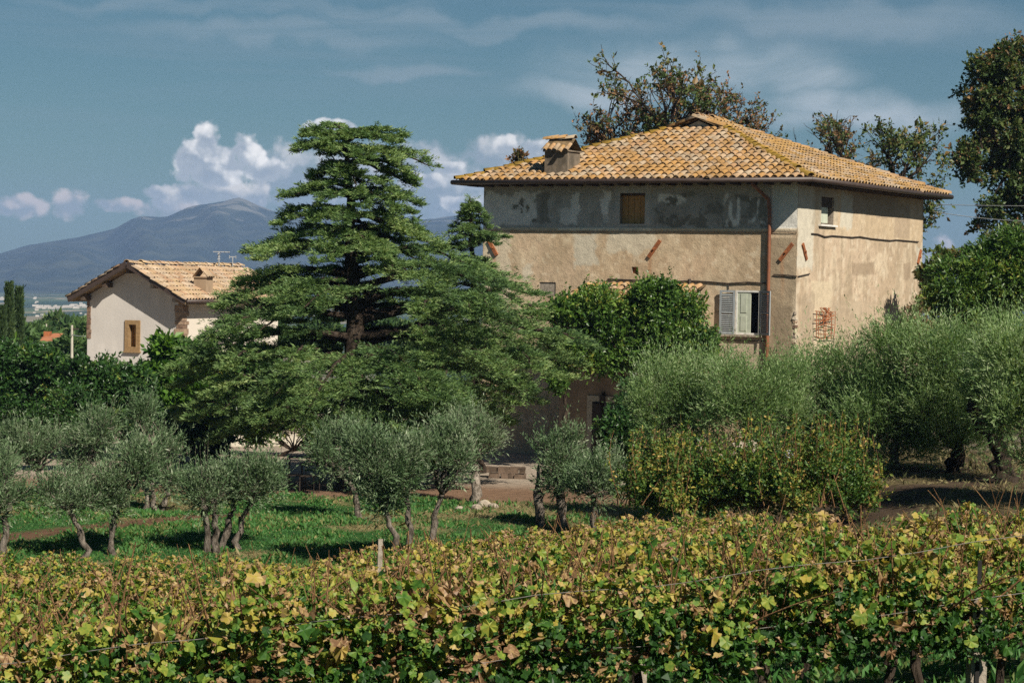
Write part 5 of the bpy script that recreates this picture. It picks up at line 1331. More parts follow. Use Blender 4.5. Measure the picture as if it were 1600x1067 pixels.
# ---- far trees beyond the farmhouse
for i, (px, top, wpx, Y, lab) in enumerate(((13, 448, 13, 112, 'left and taller of two slim dark cypresses by the left edge'), (28.5, 456, 13, 113, 'right and shorter of two slim dark cypresses by the left edge'), (2, 486, 8, 111, 'dark cypress tip cut by the left edge of the photo'))):
    g = gpt(px, Y); H_ = P(px, top, Y)[2] - g[2]; r = np.random.default_rng(300 + i); root = thing('cypress_tree', lab, 'tree', g, 'cypresses')
    MB().tube([g, g + UP * H_ * 0.9], [0.16, 0.03], 6).build('trunk', M['bark'], root)
    n = 4200; h = r.uniform(0.06, 1, n) ** 0.9; rw = 0.72 * wpx * Y / F / 2 * np.minimum(1, (1.03 - h) * 1.7) ** 0.8 * (0.8 + 0.3 * fbm(h * 9, h * 0 + i, 3))
    ph = r.uniform(0, 6.28, n); S = g + np.stack([np.cos(ph) * rw, np.sin(ph) * rw, h * H_], 1) * np.array([0.9, 0.9, 0.97])
    D = nrm(np.stack([np.cos(ph) * 0.35, np.sin(ph) * 0.35, np.ones(n)], 1)); b = MB()
    shoot_leaves(b, S, D, np.full(n, 0.4), np.clip(0.45 + 0.2 * r.normal(size=n), 0, 1), 5, r, 0.16, 0.3, 0.25, 0.2)
    b.build('crown', M['cypress'], root, kind='stuff')

FT = [(42, 528, 20, 14, 170, 'low bushy tree behind the two cypresses'), (62, 522, 16, 12, 210, 'green tree left of the thin far pole'), (86, 508, 13, 11, 235, 'flat topped pine standing above the orange roof'), (104, 522, 14, 13, 220, 'rounded tree right of the orange roofed house'),
      (118, 512, 12, 10, 240, 'flat topped pine behind the concrete pole'), (128, 528, 16, 16, 180, 'dark tree touching the left corner of the farmhouse'), (30, 540, 18, 18, 150, 'bush at the foot of the cypresses'), (118, 545, 22, 18, 140, 'bush between pole and farmhouse'),
      (420, 520, 26, 22, 200, 'far tree seen through the left boughs of the cedar'), (590, 520, 24, 18, 190, 'far tree seen right of the cedar trunk'), (630, 528, 26, 20, 185, 'second far tree seen right of the cedar trunk, nearer the villa'), (500, 524, 26, 20, 195, 'far tree seen left of the cedar trunk'), (680, 530, 26, 20, 180, 'far tree hidden between the two cedars')]
for i, (px, py, rx, ry, Y, lab) in enumerate(FT):
    flat = 'pine' in lab
    shrub('pine_tree' if flat else 'far_tree', lab, [(px, py, rx, ry * (0.45 if flat else 0.8)), (px - rx * 0.4, py + ry * (0.1 if flat else 0.5), rx * 0.6, ry * (0.4 if flat else 0.6)), (px + rx * 0.5, py + ry * (0.15 if flat else 0.6), rx * 0.6, ry * (0.35 if flat else 0.6))], Y, 'farleaf', 2.0 if flat else 1.5, 0.0034 * Y, 0.5, 320 + i, 'tree', 'far trees beyond the yard', nsubk=40, k=7, L=0.5, spread=1.0, tr=0.2, limbs=12)
# ------------------------------------------------------------------ yard things
def make_yard():
    # pale garden wall behind the cedar
    r = np.random.default_rng(41)
    A, B = P(352, 705, 78), P(548, 706, 80); A[2] = gzf(A[0], A[1]) - 0.1; B[2] = A[2]
    zt = P(440, 676, 79)[2]
    w = thing('garden_wall', 'low pale sunlit garden wall beyond the lower boughs of the great cedar', 'wall', A)
    d = nrm(B - A); s = np.cross(d, UP)
    MB().box(A, B - A, -s * 0.35, UP * (zt - A[2])).build('wall', M['paleconcrete'], w)
    L = np.linalg.norm(B - A); n = 9
    for k in range(n):
        MB().box(A + d * (L * k / n + 0.01) + s * 0.04 + UP * (zt - A[2] + 0.002), d * (L / n - 0.02), -s * 0.43, UP * 0.07).build('coping_stone', M['stone'], w)
    # dark metal tables and chairs
    def table(px, py, Y, lab, L=1.5, W_=0.75, hh=0.74, rz=0.1):
        g = gpt(px, Y); t = thing('garden_table', lab, 'table', g, 'dark garden furniture under the cedar')
        e = np.array([math.cos(rz), math.sin(rz), 0]); f = np.array([-e[1], e[0], 0])
        for k in range(6):
            MB().box(g - e * L / 2 - f * (W_ / 2 - k * W_ / 6) + UP * hh, e * L, f * (W_ / 6 - 0.02), UP * 0.03).build('slat', M['iron'], t)
        for i in (-1, 1):
            for j in (-1, 1):
                q = g + e * i * (L / 2 - 0.06) + f * j * (W_ / 2 - 0.06)
                MB().tube([q, q + UP * hh], 0.022, 5).build('leg', M['iron'], t)
        return t
    def chair(px, Y, rz, lab):
        g = gpt(px, Y); t = thing('garden_chair', lab, 'chair', g, 'dark garden furniture under the cedar')
        e = np.array([math.cos(rz), math.sin(rz), 0]); f = np.array([-e[1], e[0], 0]); h = 0.45; w = 0.42
        MB().box(g - e * w / 2 - f * w / 2 + UP * h, e * w, f * w, UP * 0.025).build('seat', M['iron'], t)
        for i in (-1, 1):
            q = g + e * i * w / 2
            MB().tube([q - f * w / 2, q - f * w / 2 + UP * h], 0.016, 5).build('leg', M['iron'], t)
            MB().tube([q + f * w / 2, q + f * w / 2 + UP * h, q + f * (w / 2 + 0.06) + UP * 0.92], 0.016, 5).build('leg', M['iron'], t)
        for k in range(3):
            z = 0.6 + 0.14 * k
            MB().tube([g - e * w / 2 + f * (w / 2 + 0.03) + UP * z, g + e * w / 2 + f * (w / 2 + 0.03) + UP * z], 0.014, 4).build('back_rail', M['iron'], t)
    table(512, 740, 61.5, 'long dark metal table under the cedar, beside two chairs'); table(478, 740, 64, 'smaller dark metal table standing further back under the cedar', 1.0, 0.7)
    chair(462, 61.0, 1.4, 'dark metal chair nearest the wide forked olive, under the cedar'); chair(486, 60.6, -0.3, 'dark metal chair in front of the long table under the cedar'); chair(536, 61.2, 2.6, 'dark metal chair at the right end of the long table')
    # terracotta pot
    g = gpt(322, 75); p = thing('terracotta_pot', 'small terracotta pot on the gravel in front of the shady shrub', 'pot', g)
    b = MB(); prof = [(0.16, 0.0), (0.24, 0.32), (0.29, 0.36), (0.29, 0.44), (0.24, 0.44), (0.20, 0.36)]; k = 14; th = np.arange(k) * 2 * math.pi / k
    V = np.array([[(rr * math.cos(t), rr * math.sin(t), z) for t in th] for rr, z in prof]).reshape(-1, 3) + g
    i = np.arange(len(prof) - 1)[:, None] * k; j = np.arange(k)[None]; b.add(V, np.stack([i + j, i + (j + 1) % k, i + k + (j + 1) % k, i + k + j], -1).reshape(-1, 4))
    b.build('pot', M['orange'], p, smooth=True)
    # rocks
    def rock(px, py, Y, s, lab, seed):
        rr = np.random.default_rng(seed); n = 12; m = 8
        th, ph = np.meshgrid(np.linspace(0, 2 * math.pi, n, endpoint=False), np.linspace(0.12, math.pi - 0.12, m), indexing='ij')
        V = np.stack([np.sin(ph) * np.cos(th), np.sin(ph) * np.sin(th), np.cos(ph) * 0.7], -1)
        V = V * (0.8 + 0.5 * fbm(V[..., 0] * 1.6 + seed, V[..., 1] * 1.6 + V[..., 2] * 2, seed, 3))[..., None] * s
        g = gpt(px, Y); V = np.round(V / (s * 0.16)) * s * 0.16 * 0.45 + V * 0.55
        i = np.arange(n)[:, None] * m; i2 = ((np.arange(n) + 1) % n)[:, None] * m; j = np.arange(m - 1)[None]
        b = MB().add(V.reshape(-1, 3) + g + UP * s * 0.25, [np.stack([i + j, i2 + j, i2 + j + 1, i + j + 1], -1).reshape(-1, 4), np.array([[q * m for q in range(n)], [q * m + m - 1 for q in range(n)]])])
        tag(b.build('rock', M['stone'], None, origin=None), lab, 'rock', 'rocks by the old olive')
    rock(760, 752, 57.3, 0.17, 'largest pale rock at the foot of the thick pale olive', 1); rock(774, 758, 57.0, 0.13, 'smaller rock right of the largest pale rock', 2); rock(748, 766, 56.6, 0.14, 'smallest rock, lying in the grass before the pale olive trunk', 3)
    rock(722, 774, 56.4, 0.12, 'small flat stone in the grass left of the pale olive trunk', 5)
    # dry stone wall before the dark corner
    g = gpt(790, 67); sw = thing('stone_wall', 'short dry stone wall in deep shade between the old olive and the villa', 'wall', g)
    for row in range(2):
        x = P(764, 740, 67)[0] + r.uniform(-0.1, 0)
        while x < P(812, 740, 67)[0]:
            w_ = r.uniform(0.18, 0.42); hh = 0.19
            b = MB().box((x, 66.9 + r.uniform(-0.04, 0.04), g[2] - 0.03 + row * 0.20), (w_ - 0.02, 0, 0), (0, 0.35, 0), (0, 0, hh - 0.01), r.random()); V = b.V[0]; V += r.normal(size=V.shape) * 0.015
            b.build('stone', M['shadedstone'], sw); x += w_
    # stone steps overgrown by brambles
    A = P(1103, 720, 51); st = thing('stone_steps', 'short flight of pale stone steps overgrown by brambles', 'steps', A)
    for k, (py, p0, p1) in enumerate(((722, 1102, 1130), (714, 1100, 1130), (704, 1095, 1128), (691, 1102, 1124))):
        a = P(p0, py, 51 + 0.3 * k); b_ = P(p1, py, 51 + 0.3 * k)
        MB().box(a, (b_[0] - a[0], 0, 0), (0, 0.5, 0), (0, 0, 0.07), r.random()).build('step', M['stone'], st)
        MB().box(a + np.array([0.02, 0.05, -0.14]), (b_[0] - a[0] - 0.04, 0, 0), (0, 0.45, 0), (0, 0, 0.138), r.random()).build('riser', M['quoin'], st)
    for k in range(9):
        px, py = r.uniform(1140, 1176), r.uniform(694, 722); q = P(px, py, 50.5); s_ = r.uniform(0.08, 0.17)
        b = MB().box(q, (s_ * 1.4, 0.02, 0), (0, s_, 0.02), (0, 0, s_), r.random()); V = b.V[0]; V += r.normal(size=V.shape) * 0.02
        b.build('rubble_stone', M['stone'], st)
    # round white fitting in the brambles
    q = P(1233, 709, 42.0); rf = thing('round_fitting', 'small round white fitting with a bright rim among the brambles', 'fitting', q)
    ax = nrm(np.array([0.1, -1.0, 0.35])); u_ = nrm(np.cross(ax, UP)); v_ = np.cross(u_, ax)
    th = np.linspace(0, 2 * math.pi, 25); R0 = 0.07
    MB().tube([q + (u_ * math.cos(t) + v_ * math.sin(t)) * R0 for t in th], 0.011, 6).build('rim', M['alu'], rf, smooth=True)
    b = MB(); k = 20; prof = [(0.045, 0.0), (0.042, 0.02), (0.03, 0.03), (0.012, 0.034)]; th = np.arange(k) * 2 * math.pi / k
    V = np.array([[q + (u_ * math.cos(t) + v_ * math.sin(t)) * rr + ax * h for t in th] for rr, h in prof]).reshape(-1, 3)
    i = np.arange(3)[:, None] * k; j = np.arange(k)[None]; b.add(V, [np.stack([i + j, i + (j + 1) % k, i + k + (j + 1) % k, i + k + j], -1).reshape(-1, 4), np.array([[3 * k + z for z in range(k)]])]); b.build('cap', M['alu'], rf, smooth=True)
    MB().tube([q - ax * 0.03 - UP * 0.02, q + np.array([0.0, 0.1, -1.4])], 0.02, 6).build('stalk', M['iron'], rf)
    # house, poles and cables far and near
    c = P(86, 527, 158); g = np.array([c[0], c[1], gzf(c[0], c[1])]); h = thing('orange_house', 'low house with an orange hipped roof half hidden beyond the left hedge', 'house', g)
    e = c[2] - 0.25; x0, x1 = P(54, 530, 158)[0], P(104, 530, 158)[0]
    MB().box((x0 + 0.3, 157, g[2]), (x1 - x0 - 0.6, 0, 0), (0, 6, 0), (0, 0, e - g[2])).build('wall', M['cream'], h)
    xm0, xm1 = x0 + 1.0, x1 - 0.7; zt = P(86, 520.5, 160)[2]
    MB().add([(x0, 156.6, e), (x1, 156.6, e), (x1, 163.4, e), (x0, 163.4, e), (xm0, 160, zt), (xm1, 160, zt)], [np.array([[0, 1, 5, 4], [2, 3, 4, 5]]), np.array([[1, 2, 5], [3, 0, 4]])]).build('roof', M['orange'], h)
    q = P(74.5, 521, 159); MB().box(q - np.array([0.25, 0.25, 0.4]), (0.5, 0, 0), (0, 0.5, 0), (0, 0, 0.55)).build('chimney', M['rust'], h)
    MB().box((P(97, 533, 157)[0], 156.96, e - 1.5), (0.7, 0, 0), (0, 0.05, 0), (0, 0, 1.0)).build('window', M['black'], h)
    for (px, py, Y, rad, lab, nm) in ((112.5, 508, 125, 0.065, 'pale concrete utility pole left of the farmhouse', 'thick'), (72.5, 506, 190, 0.06, 'thin far pole rising above the orange roof', 'thin')):
        g = gpt(px, Y); t = P(px, py, Y); po = thing('utility_pole', lab, 'pole', g)
        MB().tube([g, (g + t) / 2, t], [rad * 1.5, rad * 1.3, rad], 8).build('pole', M['paleconcrete'], po)
        MB().box(t + np.array([-0.05, -0.03, -0.25]), (0.45, 0, 0), (0, 0.06, 0), (0, 0, 0.07)).build('bracket', M['iron'], po)
    def cable(name, pts, rad, m, lab):
        t = np.linspace(0, 1, 14)[:, None]; A, B = P(*pts[0]), P(*pts[1]); sag = pts[2]
        q = A + (B - A) * t - UP * sag * np.sin(t * math.pi)
        tag(MB().tube(q, rad, 5).build(name, m), lab, 'cable', 'overhead cables')
    cable('overhead_cable', ((1440, 319, 92), (1660, 322, 84), 0.03), 0.014, M['whitewire'], 'upper pale cable running from the villa to the right edge')
    cable('overhead_cable', ((1440, 328, 92), (1660, 348, 84), 0.12), 0.014, M['whitewire'], 'lower pale cable running from the villa to the right edge')
    cable('overhead_cable', ((1436, 392, 92), (1660, 368, 84), 0.10), 0.02, M['blackwire'], 'black cable below the two pale cables right of the villa')
    cable('overhead_cable', ((113, 523, 125), (133, 525, 108), 0.04), 0.02, M['whitewire'], 'short pale cable from the concrete pole to the farmhouse')
make_yard()

# ------------------------------------------------------------------ brambles below the right olives
BR = [('bramble with long yellowing runners at the left end of the thicket', [(1010, 770, 34, 28), (1045, 745, 30, 40), (1000, 790, 30, 20), (1058, 715, 14, 34)], 44),
      ('bramble thicket below the overgrown stone steps', [(1095, 768, 44, 28), (1130, 775, 44, 30), (1075, 785, 40, 24), (1125, 745, 40, 20)], 43),
      ('bramble thicket with tall reddish shoots below the round white fitting', [(1175, 772, 40, 28), (1210, 780, 40, 30), (1160, 742, 30, 26), (1195, 752, 34, 24)], 42.5),
      ('leafy bramble right of the round white fitting', [(1250, 770, 36, 28), (1240, 780, 38, 30), (1275, 735, 28, 30)], 42),
      ('bramble at the right end of the thicket by the bare bank', [(1312, 772, 36, 28), (1335, 775, 30, 30), (1300, 730, 28, 30), (1348, 752, 18, 22)], 42.5)]
for i, (lab, cl, Y) in enumerate(BR):
    area = sum(c[2] * c[3] for c in cl)
    root = shrub('bramble_bush', lab, cl, Y, 'bramble', 0.32, 0.062, 0.62, 240 + i, 'bramble', 'brambles below the olives', up=0.7, L=0.34, spread=0.9, upn=0.6, tr=0.03, bmat=M['cane'], dep=0.8, tvar=0.18, spiky=0.28, subr=0.24, nsubk=110)
    r = np.random.default_rng(260 + i); cn = MB(); lf = MB()
    for k in range(44):
        px = r.uniform(min(c[0] - c[2] for c in cl), max(c[0] + c[2] for c in cl)); py = r.uniform(640, 735) if i > 1 else r.uniform(668, 745)
        q1 = P(px, py, Y + r.uniform(-0.4, 0.4)); q0 = np.array([q1[0] + r.normal() * 0.25, q1[1], P(px, 790, Y)[2]])
        t = np.linspace(0, 1, 8)[:, None]; pts = q0 + (q1 - q0) * t + np.array([1, 0.3, 0]) * (r.normal() * 0.15 * np.sin(t * 2.2))
        cn.tube(pts, np.linspace(0.012, 0.004, 8), 4)
        n = 34; tt = r.uniform(0.2, 1, n); p = np.stack([np.interp(tt, t[:, 0], pts[:, j]) for j in range(3)], 1)
        shoot_leaves(lf, p, nrm(r.normal(size=(n, 3)) + UP * 0.4), np.full(n, 0.09), np.clip(0.2 + 0.72 * r.random(n), 0, 1), 2, r, 0.062, 0.62, 0.8, 0.6)
    cn.build('runners', M['cane'], root, kind='stuff'); lf.build('runner_leaves', M['bramble'], root, kind='stuff')

# ------------------------------------------------------------------ grass
def make_grass():
    r = np.random.default_rng(51)
    n = 330000
    Y = r.uniform(43.5, 63, n); x = r.uniform(-0.26, 0.10, n) * Y
    path, bare, dry, far = lawn_mask(x, Y)
    keep = r.random(n) < (1 - far) * (1 - 0.92 * path) * (1 - 0.85 * bare) * (1 - 0.75 * dry)
    x, Y = x[keep], Y[keep]; n = len(x)
    cl = fbm(x * 1.2, Y * 1.2, 71, 4); z = gz(x, Y)
    b = MB(); p = np.stack([x, Y, z - 0.01], 1)
    d = nrm(np.stack([r.normal(size=n) * 0.7, r.normal(size=n) * 0.7, np.full(n, 0.9)], 1))
    L = (0.035 + 0.075 * sstep(0.35, 0.7, cl)) * np.exp(0.3 * r.normal(size=n))
    leaf_quads(b, p, d, r.normal(size=(n, 3)), L, L * 0.45, np.where(r.random(n) < 0.06, 1.0, np.clip(0.15 + 0.75 * cl + 0.16 * r.normal(size=n), 0, 1)))
    o = b.build('grass', M['grass'], kind='stuff'); o['label'] = 'lush green grass and clover between the lawn olives'; o['category'] = 'grass'
    n = 60000; Y = r.uniform(36, 64, n); x = r.uniform(-0.24, 0.26, n) * Y
    path, bare, dry, far = lawn_mask(x, Y); rt = sstep(2.5, 5.5, x - (Y - 45) * 0.05) * sstep(33, 37, Y)
    w = np.maximum(rt * 0.55 * sstep(0.4, 0.6, fbm(x * 0.8, Y * 0.8, 40, 4)), np.where(Y > 44, np.maximum(bare, dry) * (1 - far) * 0.8, 0))
    keep = r.random(n) < w; x, Y = x[keep], Y[keep]; n = len(x); b = MB(); p = np.stack([x, Y, gz(x, Y) - 0.01], 1)
    d = nrm(np.stack([r.normal(size=n), r.normal(size=n), np.full(n, 0.7)], 1)); L = 0.11 * np.exp(0.4 * r.normal(size=n))
    leaf_quads(b, p, d, r.normal(size=(n, 3)), L, L * 0.2, np.clip(0.5 + 0.3 * r.normal(size=n), 0, 1))
    o = b.build('dry_grass', M['dry'], kind='stuff'); o['label'] = 'dry grass and twigs on the bare bank and worn lawn'; o['category'] = 'grass'
    n = 45000; Y = r.uniform(9.5, 42, n); x = r.uniform(-0.27, 0.27, n) * Y; cl = fbm(x * 1.0, Y * 1.0, 75, 4)
    b = MB(); p = np.stack([x, Y, gz(x, Y) - 0.01], 1); d = nrm(np.stack([r.normal(size=n) * 0.6, r.normal(size=n) * 0.6, np.full(n, 0.9)], 1)); L = (0.04 + 0.08 * cl) * np.exp(0.3 * r.normal(size=n))
    leaf_quads(b, p, d, r.normal(size=(n, 3)), L, L * 0.35, np.clip(0.2 + 0.6 * cl + 0.2 * r.normal(size=n), 0, 1))
    o = b.build('vineyard_weeds', M['grass'], kind='stuff'); o['label'] = 'green weeds on the ground between the vine rows'; o['category'] = 'weeds'
make_grass()

# ------------------------------------------------------------------ vineyard
def lobed_leaf(detail):
    """outline of a shallow-lobed vine leaf, stalk at the origin, about one unit long and folded along its midrib; returns points and faces"""
    n = 15 if detail else 8
    th = np.linspace(-math.pi, math.pi, n, endpoint=False) + (0 if detail else 0.2)
    rr = 0.50 * (1 + 0.15 * np.cos(5 * th)) * np.where(np.abs(th) > 2.9, 0.62, 1.0) if detail else 0.48 + 0 * th
    pts = np.stack([1.05 * rr * np.sin(th), 0.44 + rr * np.cos(th)], 1); c = np.array([[0.0, 0.36]])
    P2 = np.concatenate([c, pts]); zz = 0.34 * np.abs(P2[:, 0]) + 0.10 * np.sin(9 * P2[:, 0] + 5 * P2[:, 1]) - 0.30 * np.maximum(P2[:, 1] - 0.3, 0) ** 2
    V = np.concatenate([P2, zz[:, None]], 1)
    Fq = np.array([[0, 1 + i, 1 + (i + 1) % n] for i in range(n)])
    return V, Fq
LV1, LF1 = lobed_leaf(True); LV0, LF0 = lobed_leaf(False)

def vine_leaves(b, p, d, nv, L, tint, r, detail=True):
    Vt, Ft = (LV1, LF1) if detail else (LV0, LF0)
    d = nrm(d); s = nrm(np.cross(d, nv)); n = np.cross(s, d); k = len(p); m = len(Vt)
    curl = r.normal(size=k) * 1.2 + np.where(tint > 0.82, 2.4, 0.8)
    wx = L * np.where(tint > 0.82, 0.62, 1.0)
    V = p[:, None] + s[:, None] * (Vt[None, :, :1] * wx[:, None, None]) + d[:, None] * (Vt[None, :, 1:2] * L[:, None, None]) + n[:, None] * (Vt[None, :, 2:3] * (L * curl)[:, None, None])
    Fq = (Ft[None] + (np.arange(k) * m)[:, None, None]).reshape(-1, 3)
    edge = np.concatenate([[0.0], np.full(m - 1, 0.07)])
    b.add(V.reshape(-1, 3), Fq, np.clip(tint[:, None] + edge[None] * r.uniform(-0.2, 1.4, (k, 1)), 0, 1).ravel())

def leaf_data(n, r, half=0.62, tintshift=0.0, zlo=0.45, zhi=1.16):
    """positions and frames of leaves through one vine's part of the hedge-like canopy (row along x)"""
    x = r.uniform(-half, half, n)
    lump = 0.12 * np.sin(x * 5 + r.uniform(0, 6)) + 0.10 * np.sin(x * 11 + r.uniform(0, 6))
    th = r.uniform(-0.25 * math.pi, 1.25 * math.pi, n); rad = r.uniform(0, 1, n) ** 0.4
    zc = (zlo + zhi) / 2
    y = np.cos(th) * rad * (0.36 + lump * 0.5); z = zc + np.sin(th) * rad * (zhi - zlo) * 0.5 + lump * 0.6 * (np.sin(th) > 0)
    out = np.stack([0.2 * r.normal(size=n), np.cos(th), np.sin(th) + 0.4], 1)
    nv = nrm(out + 0.95 * r.normal(size=(n, 3))); d = nrm(np.cross(nv, r.normal(size=(n, 3))) - UP * 0.55)
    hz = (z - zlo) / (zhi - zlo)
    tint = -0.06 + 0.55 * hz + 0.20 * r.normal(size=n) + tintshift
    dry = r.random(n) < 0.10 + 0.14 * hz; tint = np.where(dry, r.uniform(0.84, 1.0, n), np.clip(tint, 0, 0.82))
    return np.stack([x, y, z], 1), d, nv, tint

_leaf_mesh = []
def make_vine(seed, near, tall=False, tintshift=0.0, singles=0):
    r = np.random.default_rng(seed); root = thing('grapevine', 'grapevine', 'grapevine', (0, 0, 0))
    b = MB(); z = np.linspace(-0.1, 0.72, 7); w = np.cumsum(r.normal(size=(7, 2)) * 0.025, 0)
    b.tube(np.stack([w[:, 0], w[:, 1], z], 1), np.linspace(0.045, 0.03, 7) * (1 + 0.15 * r.normal(size=7)), 6).build('trunk', M['bark'], root)
    top = np.array([w[-1, 0], w[-1, 1], 0.72]); b = MB()
    for s in (-1, 1):
        limb(b, top, top + np.array([0.6 * s, r.normal() * 0.05, 0.08]), 0.024, 0.012, r, 0.05, 5)
    for k in range(24 if near else 5):
        x0 = r.uniform(-0.6, 0.6); L = r.uniform(0.35, 0.75); a = r.normal() * 0.7; t = np.linspace(0, 1, 7)
        yb = r.normal() * 0.4
        pts = np.stack([x0 + a * 0.5 * L * t, yb * L * t + 0.12 * r.normal() * t ** 2, 0.76 + L * (t - 0.28 * t ** 2 * abs(yb) * 1.6)], 1)
        b.tube(pts, np.linspace(0.0075, 0.003, 7), 4, cap=False)
    b.build('canes', M['cane'], root, kind='stuff')
    n = 1180 if near else 820
    p, d, nv, tint = leaf_data(n, r, 0.72, tintshift)
    L = np.clip((0.048 if near else 0.055) * np.exp(0.34 * r.normal(size=n)), 0.025, 0.115)
    if tall:
        gc = MB(); ex = []
        for k in range(6):
            x0 = r.uniform(-0.6, 0.6); hgt = r.uniform(1.25, 1.55); t = np.linspace(0, 1, 7); a = r.normal() * 0.35
            pts = np.stack([x0 + a * t, r.normal() * 0.25 * t, 0.9 + (hgt - 0.9) * t - 0.1 * abs(a) * t ** 2], 1); gc.tube(pts, np.linspace(0.008, 0.0035, 7), 5, cap=False)
            q = r.uniform(0.35, 1, 9); ex.append(np.stack([np.interp(q, t, pts[:, j]) for j in range(3)], 1) + r.normal(size=(9, 3)) * 0.05)
        gc.build('tall_shoots', M['greencane'], root, kind='stuff')
        ex = np.concatenate(ex); m = len(ex)
        p = np.concatenate([p, ex]); d = np.concatenate([d, nrm(r.normal(size=(m, 3)) - UP * 0.4)]); nv = np.concatenate([nv, nrm(r.normal(size=(m, 3)) + np.array([0, -0.4, 0.7]))]); tint = np.concatenate([tint, np.clip(r.normal(0.5, 0.14, m), 0, 0.8)]); L = np.concatenate([L, np.full(m, 0.07)])
    if singles:
        score = -p[:, 1] + 0.6 * p[:, 2] + 2.0 * (L > 0.062); pick = np.argsort(-score)[:n // 3]; pick = r.permutation(pick)[:singles]
        mask = np.zeros(len(p), bool); mask[pick] = True
        for i in pick:
            if not _leaf_mesh:
                for tn in (0.12, 0.25, 0.38, 0.5, 0.62, 0.74, 0.93):
                    o = MB().add(LV1 * np.array([1, 1, 1.2]), LF1, np.concatenate([[tn], np.full(len(LV1) - 1, tn + 0.06)])).build('leaf', M['grape']); _leaf_mesh.append((tn, o.data)); bpy.data.objects.remove(o)
            me = min(_leaf_mesh, key=lambda q: abs(q[0] - tint[i]))[1]
            o = link('leaf', me, root); s_ = nrm(np.cross(d[i], nv[i])); n_ = np.cross(s_, d[i]); l = min(L[i] * 1.1, 0.088)
            o.matrix_local = Matrix(((s_[0] * l, d[i][0] * l, n_[0] * l, p[i][0]), (s_[1] * l, d[i][1] * l, n_[1] * l, p[i][1]), (s_[2] * l, d[i][2] * l, n_[2] * l, p[i][2]), (0, 0, 0, 1)))
        p, d, nv, tint, L = p[~mask], d[~mask], nv[~mask], tint[~mask], L[~mask]
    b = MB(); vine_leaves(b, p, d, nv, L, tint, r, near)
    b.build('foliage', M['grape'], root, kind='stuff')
    return root

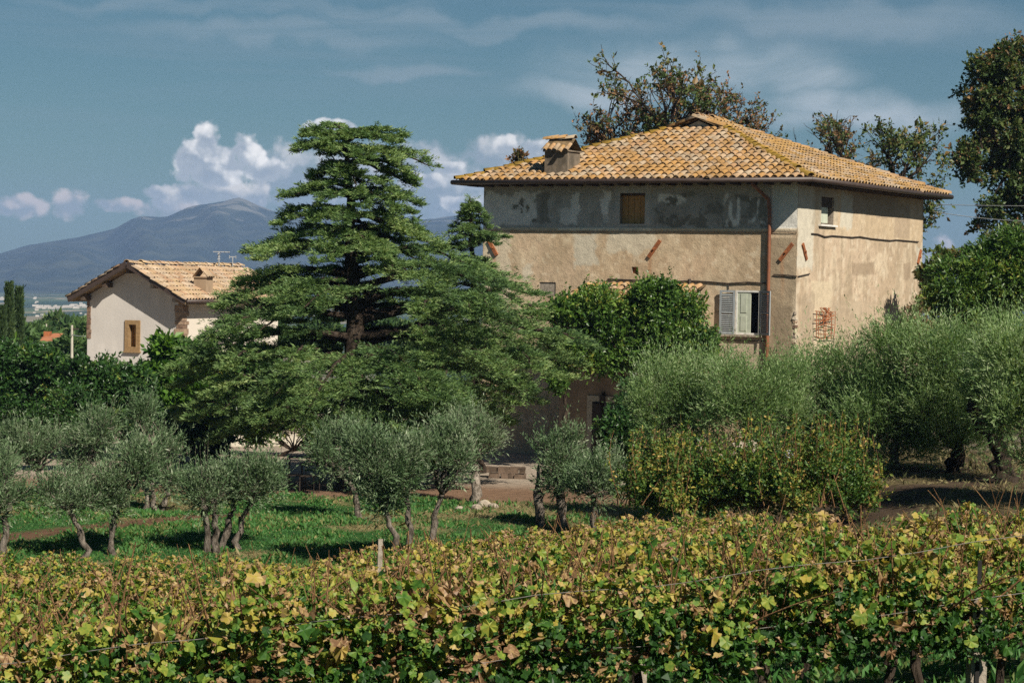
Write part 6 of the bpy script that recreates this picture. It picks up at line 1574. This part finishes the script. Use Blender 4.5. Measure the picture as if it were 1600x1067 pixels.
def make_vineyard():
    r = np.random.default_rng(61)
    near = [make_vine(500 + i, True, False, (-0.02, 0.06, -0.08, 0.02)[i], 26) for i in range(4)]
    tall = [make_vine(510 + i, True, True, (-0.06, -0.10)[i], 26) for i in range(2)]
    mids = [make_vine(520 + i, True, False, (0.06, 0.10, 0.0)[i]) for i in range(3)]
    far = [make_vine(530 + i, False, False, (0.06, 0.14, -0.06, 0.1, 0.0)[i]) for i in range(5)]
    used = set(); RZ = math.atan(0.10)
    def put(proto, loc, rz, lab, sc, grp):
        if proto.name in used: dup(proto, loc, rz, lab, sc, grp); return
        used.add(proto.name); proto.location = loc; proto.rotation_euler = (0, 0, rz); proto.scale = (sc,) * 3; proto['label'] = lab; proto['group'] = grp
    names = ['grapevine cut by the lower left corner of the photo, nearest row', 'browning grapevine with bare arching canes, just right of the lower left corner', 'grapevine with dark leaves low in the photo, left of the middle, nearest row', 'grapevine in the nearest row directly in front of the great cedar',
             'grapevine in the nearest row at the bottom middle of the photo', 'grapevine in the nearest row directly in front of the doorway', 'grapevine in the nearest row in front of the brambles', 'grapevine with tall leafy shoots in front of the bare bank, nearest row', 'tall shooting grapevine with dark leaves beside the concrete vineyard post', 'grapevine cut by the right edge of the photo, nearest row']
    Y0 = 12.6; row = 0; li = 0
    grp1, grp2 = 'grapevines in the nearest row', 'grapevines in the rows behind'
    while True:
        Yr = Y0 + row * 2.35
        if Yr > 42.5: break
        xw = 0.245 * Yr + (0.9 if row == 0 else 2.0); sp = 0.78 if row < 2 else 1.05
        xs = np.arange(-xw, xw, sp) + r.uniform(-0.1, 0.1)
        for x in xs:
            y = Yr + 0.10 * x + r.normal() * 0.05; px = 800 + x / y * F
            if row > 8 and r.random() < 0.10: continue
            if (Yr > 33 and x > 3.6) or (row > 4 and px > 1330): continue
            g = (x + r.normal() * 0.04, y, gzf(x, y)); rz = RZ + r.normal() * 0.06 + (math.pi if r.random() < 0.5 and row > 0 else 0)
            sc = r.uniform(0.86, 1.14) * (0.9 if px > 1200 else 1.0) * (0.96 if px > 800 else 1.0)
            if row == 0:
                lab = names[min(li, len(names) - 1)]; li += 1
                if li > len(names): continue
                put(tall[li % 2] if px > 1330 else near[li % 4], g, rz, lab, sc * (1.0 if px < 1330 else 0.97), grp1)
            else:
                pr = mids[r.integers(0, 3)] if row < 4 else far[r.integers(0, 5)]
                if px < 480 and row >= 4: pr = far[(2, 4)[r.integers(0, 2)]]
                far_ = Yr > 36
                if row == 1: put(pr, g, rz, 'grapevine in the second row, just behind the nearest row', sc, 'grapevines in the second row')
                elif far_: put(pr, g, rz, 'small looking grapevine in the last rows along the edge of the lawn', sc, 'grapevines along the edge of the lawn')
                elif px < 560: put(pr, g, rz, 'greenish grapevine in the crowded middle rows on the left', sc, 'grapevines in the middle rows on the left')
                else: put(pr, g, rz, 'yellowing grapevine in the crowded middle rows below the brambles and the lone dark olive', sc, grp2)
        # posts and wires of the row
        if row in (0, 1, 2, 4, 7):
            pxs = {0: [1535, 545], 1: [170], 2: [1010], 4: [330], 7: [603]}[row]
            for px in pxs:
                x = (px - 800) / F * Yr * 1.02; y = Yr + 0.10 * x - 0.05; z = gzf(x, y)
                lab = {1535: 'weathered concrete vineyard post at the lower right corner', 545: 'thin post with knotted wire at the bottom middle', 170: 'grey post half hidden in the left vines', 1010: 'post hidden among the vines in front of the brambles', 330: 'post in the middle rows on the left', 603: 'short pale stake showing at the foot of the large silvery olive'}[px]
                po = thing('vineyard_post', lab, 'post', (x, y, z), 'vineyard posts')
                w = 0.095 if px == 1535 else 0.06; h = {1535: 0.80, 603: 1.5, 545: 0.75}.get(px, 1.0)
                b = MB(); b.box((x - w / 2, y - w / 2, z - 0.2), (w, 0.01, 0), (-0.01, w, 0), (0.02, 0, h + 0.2)); b.build('post', M['concrete'], po)
                if px == 1535:
                    for q in range(3): MB().box((x - 0.014, y - w / 2 - 0.008, z + 0.28 + 0.3 * q), (0.024, 0, 0), (0, 0.006, 0), (0.002, 0, 0.14)).build('slot', M['black'], po)
        if row < 1:
            for q, hz in enumerate((0.78, 1.12)):
                t = np.linspace(-xw, xw, 26); y = Yr + 0.10 * t - 0.16; zz = gz(t, y) + hz + 0.012 * np.sin(t * 5)
                lab = [['lower wire stretched along the nearest vine row', 'upper wire stretched along the nearest vine row'], ['lower wire along the second vine row', 'upper wire along the second vine row']][row][q]
                tag(MB().tube(np.stack([t, y, zz], 1), 0.0022, 4).build('trellis_wire', M['wire']), lab, 'wire', 'trellis wires')
        row += 1
make_vineyard()
print('all built', round(time.time() - T0, 1))
print('triangles', sum(sum(len(p.vertices) - 2 for p in m.polygons) if len(m.polygons) < 2000 else len(m.loops) - 2 * len(m.polygons) for m in bpy.data.meshes))
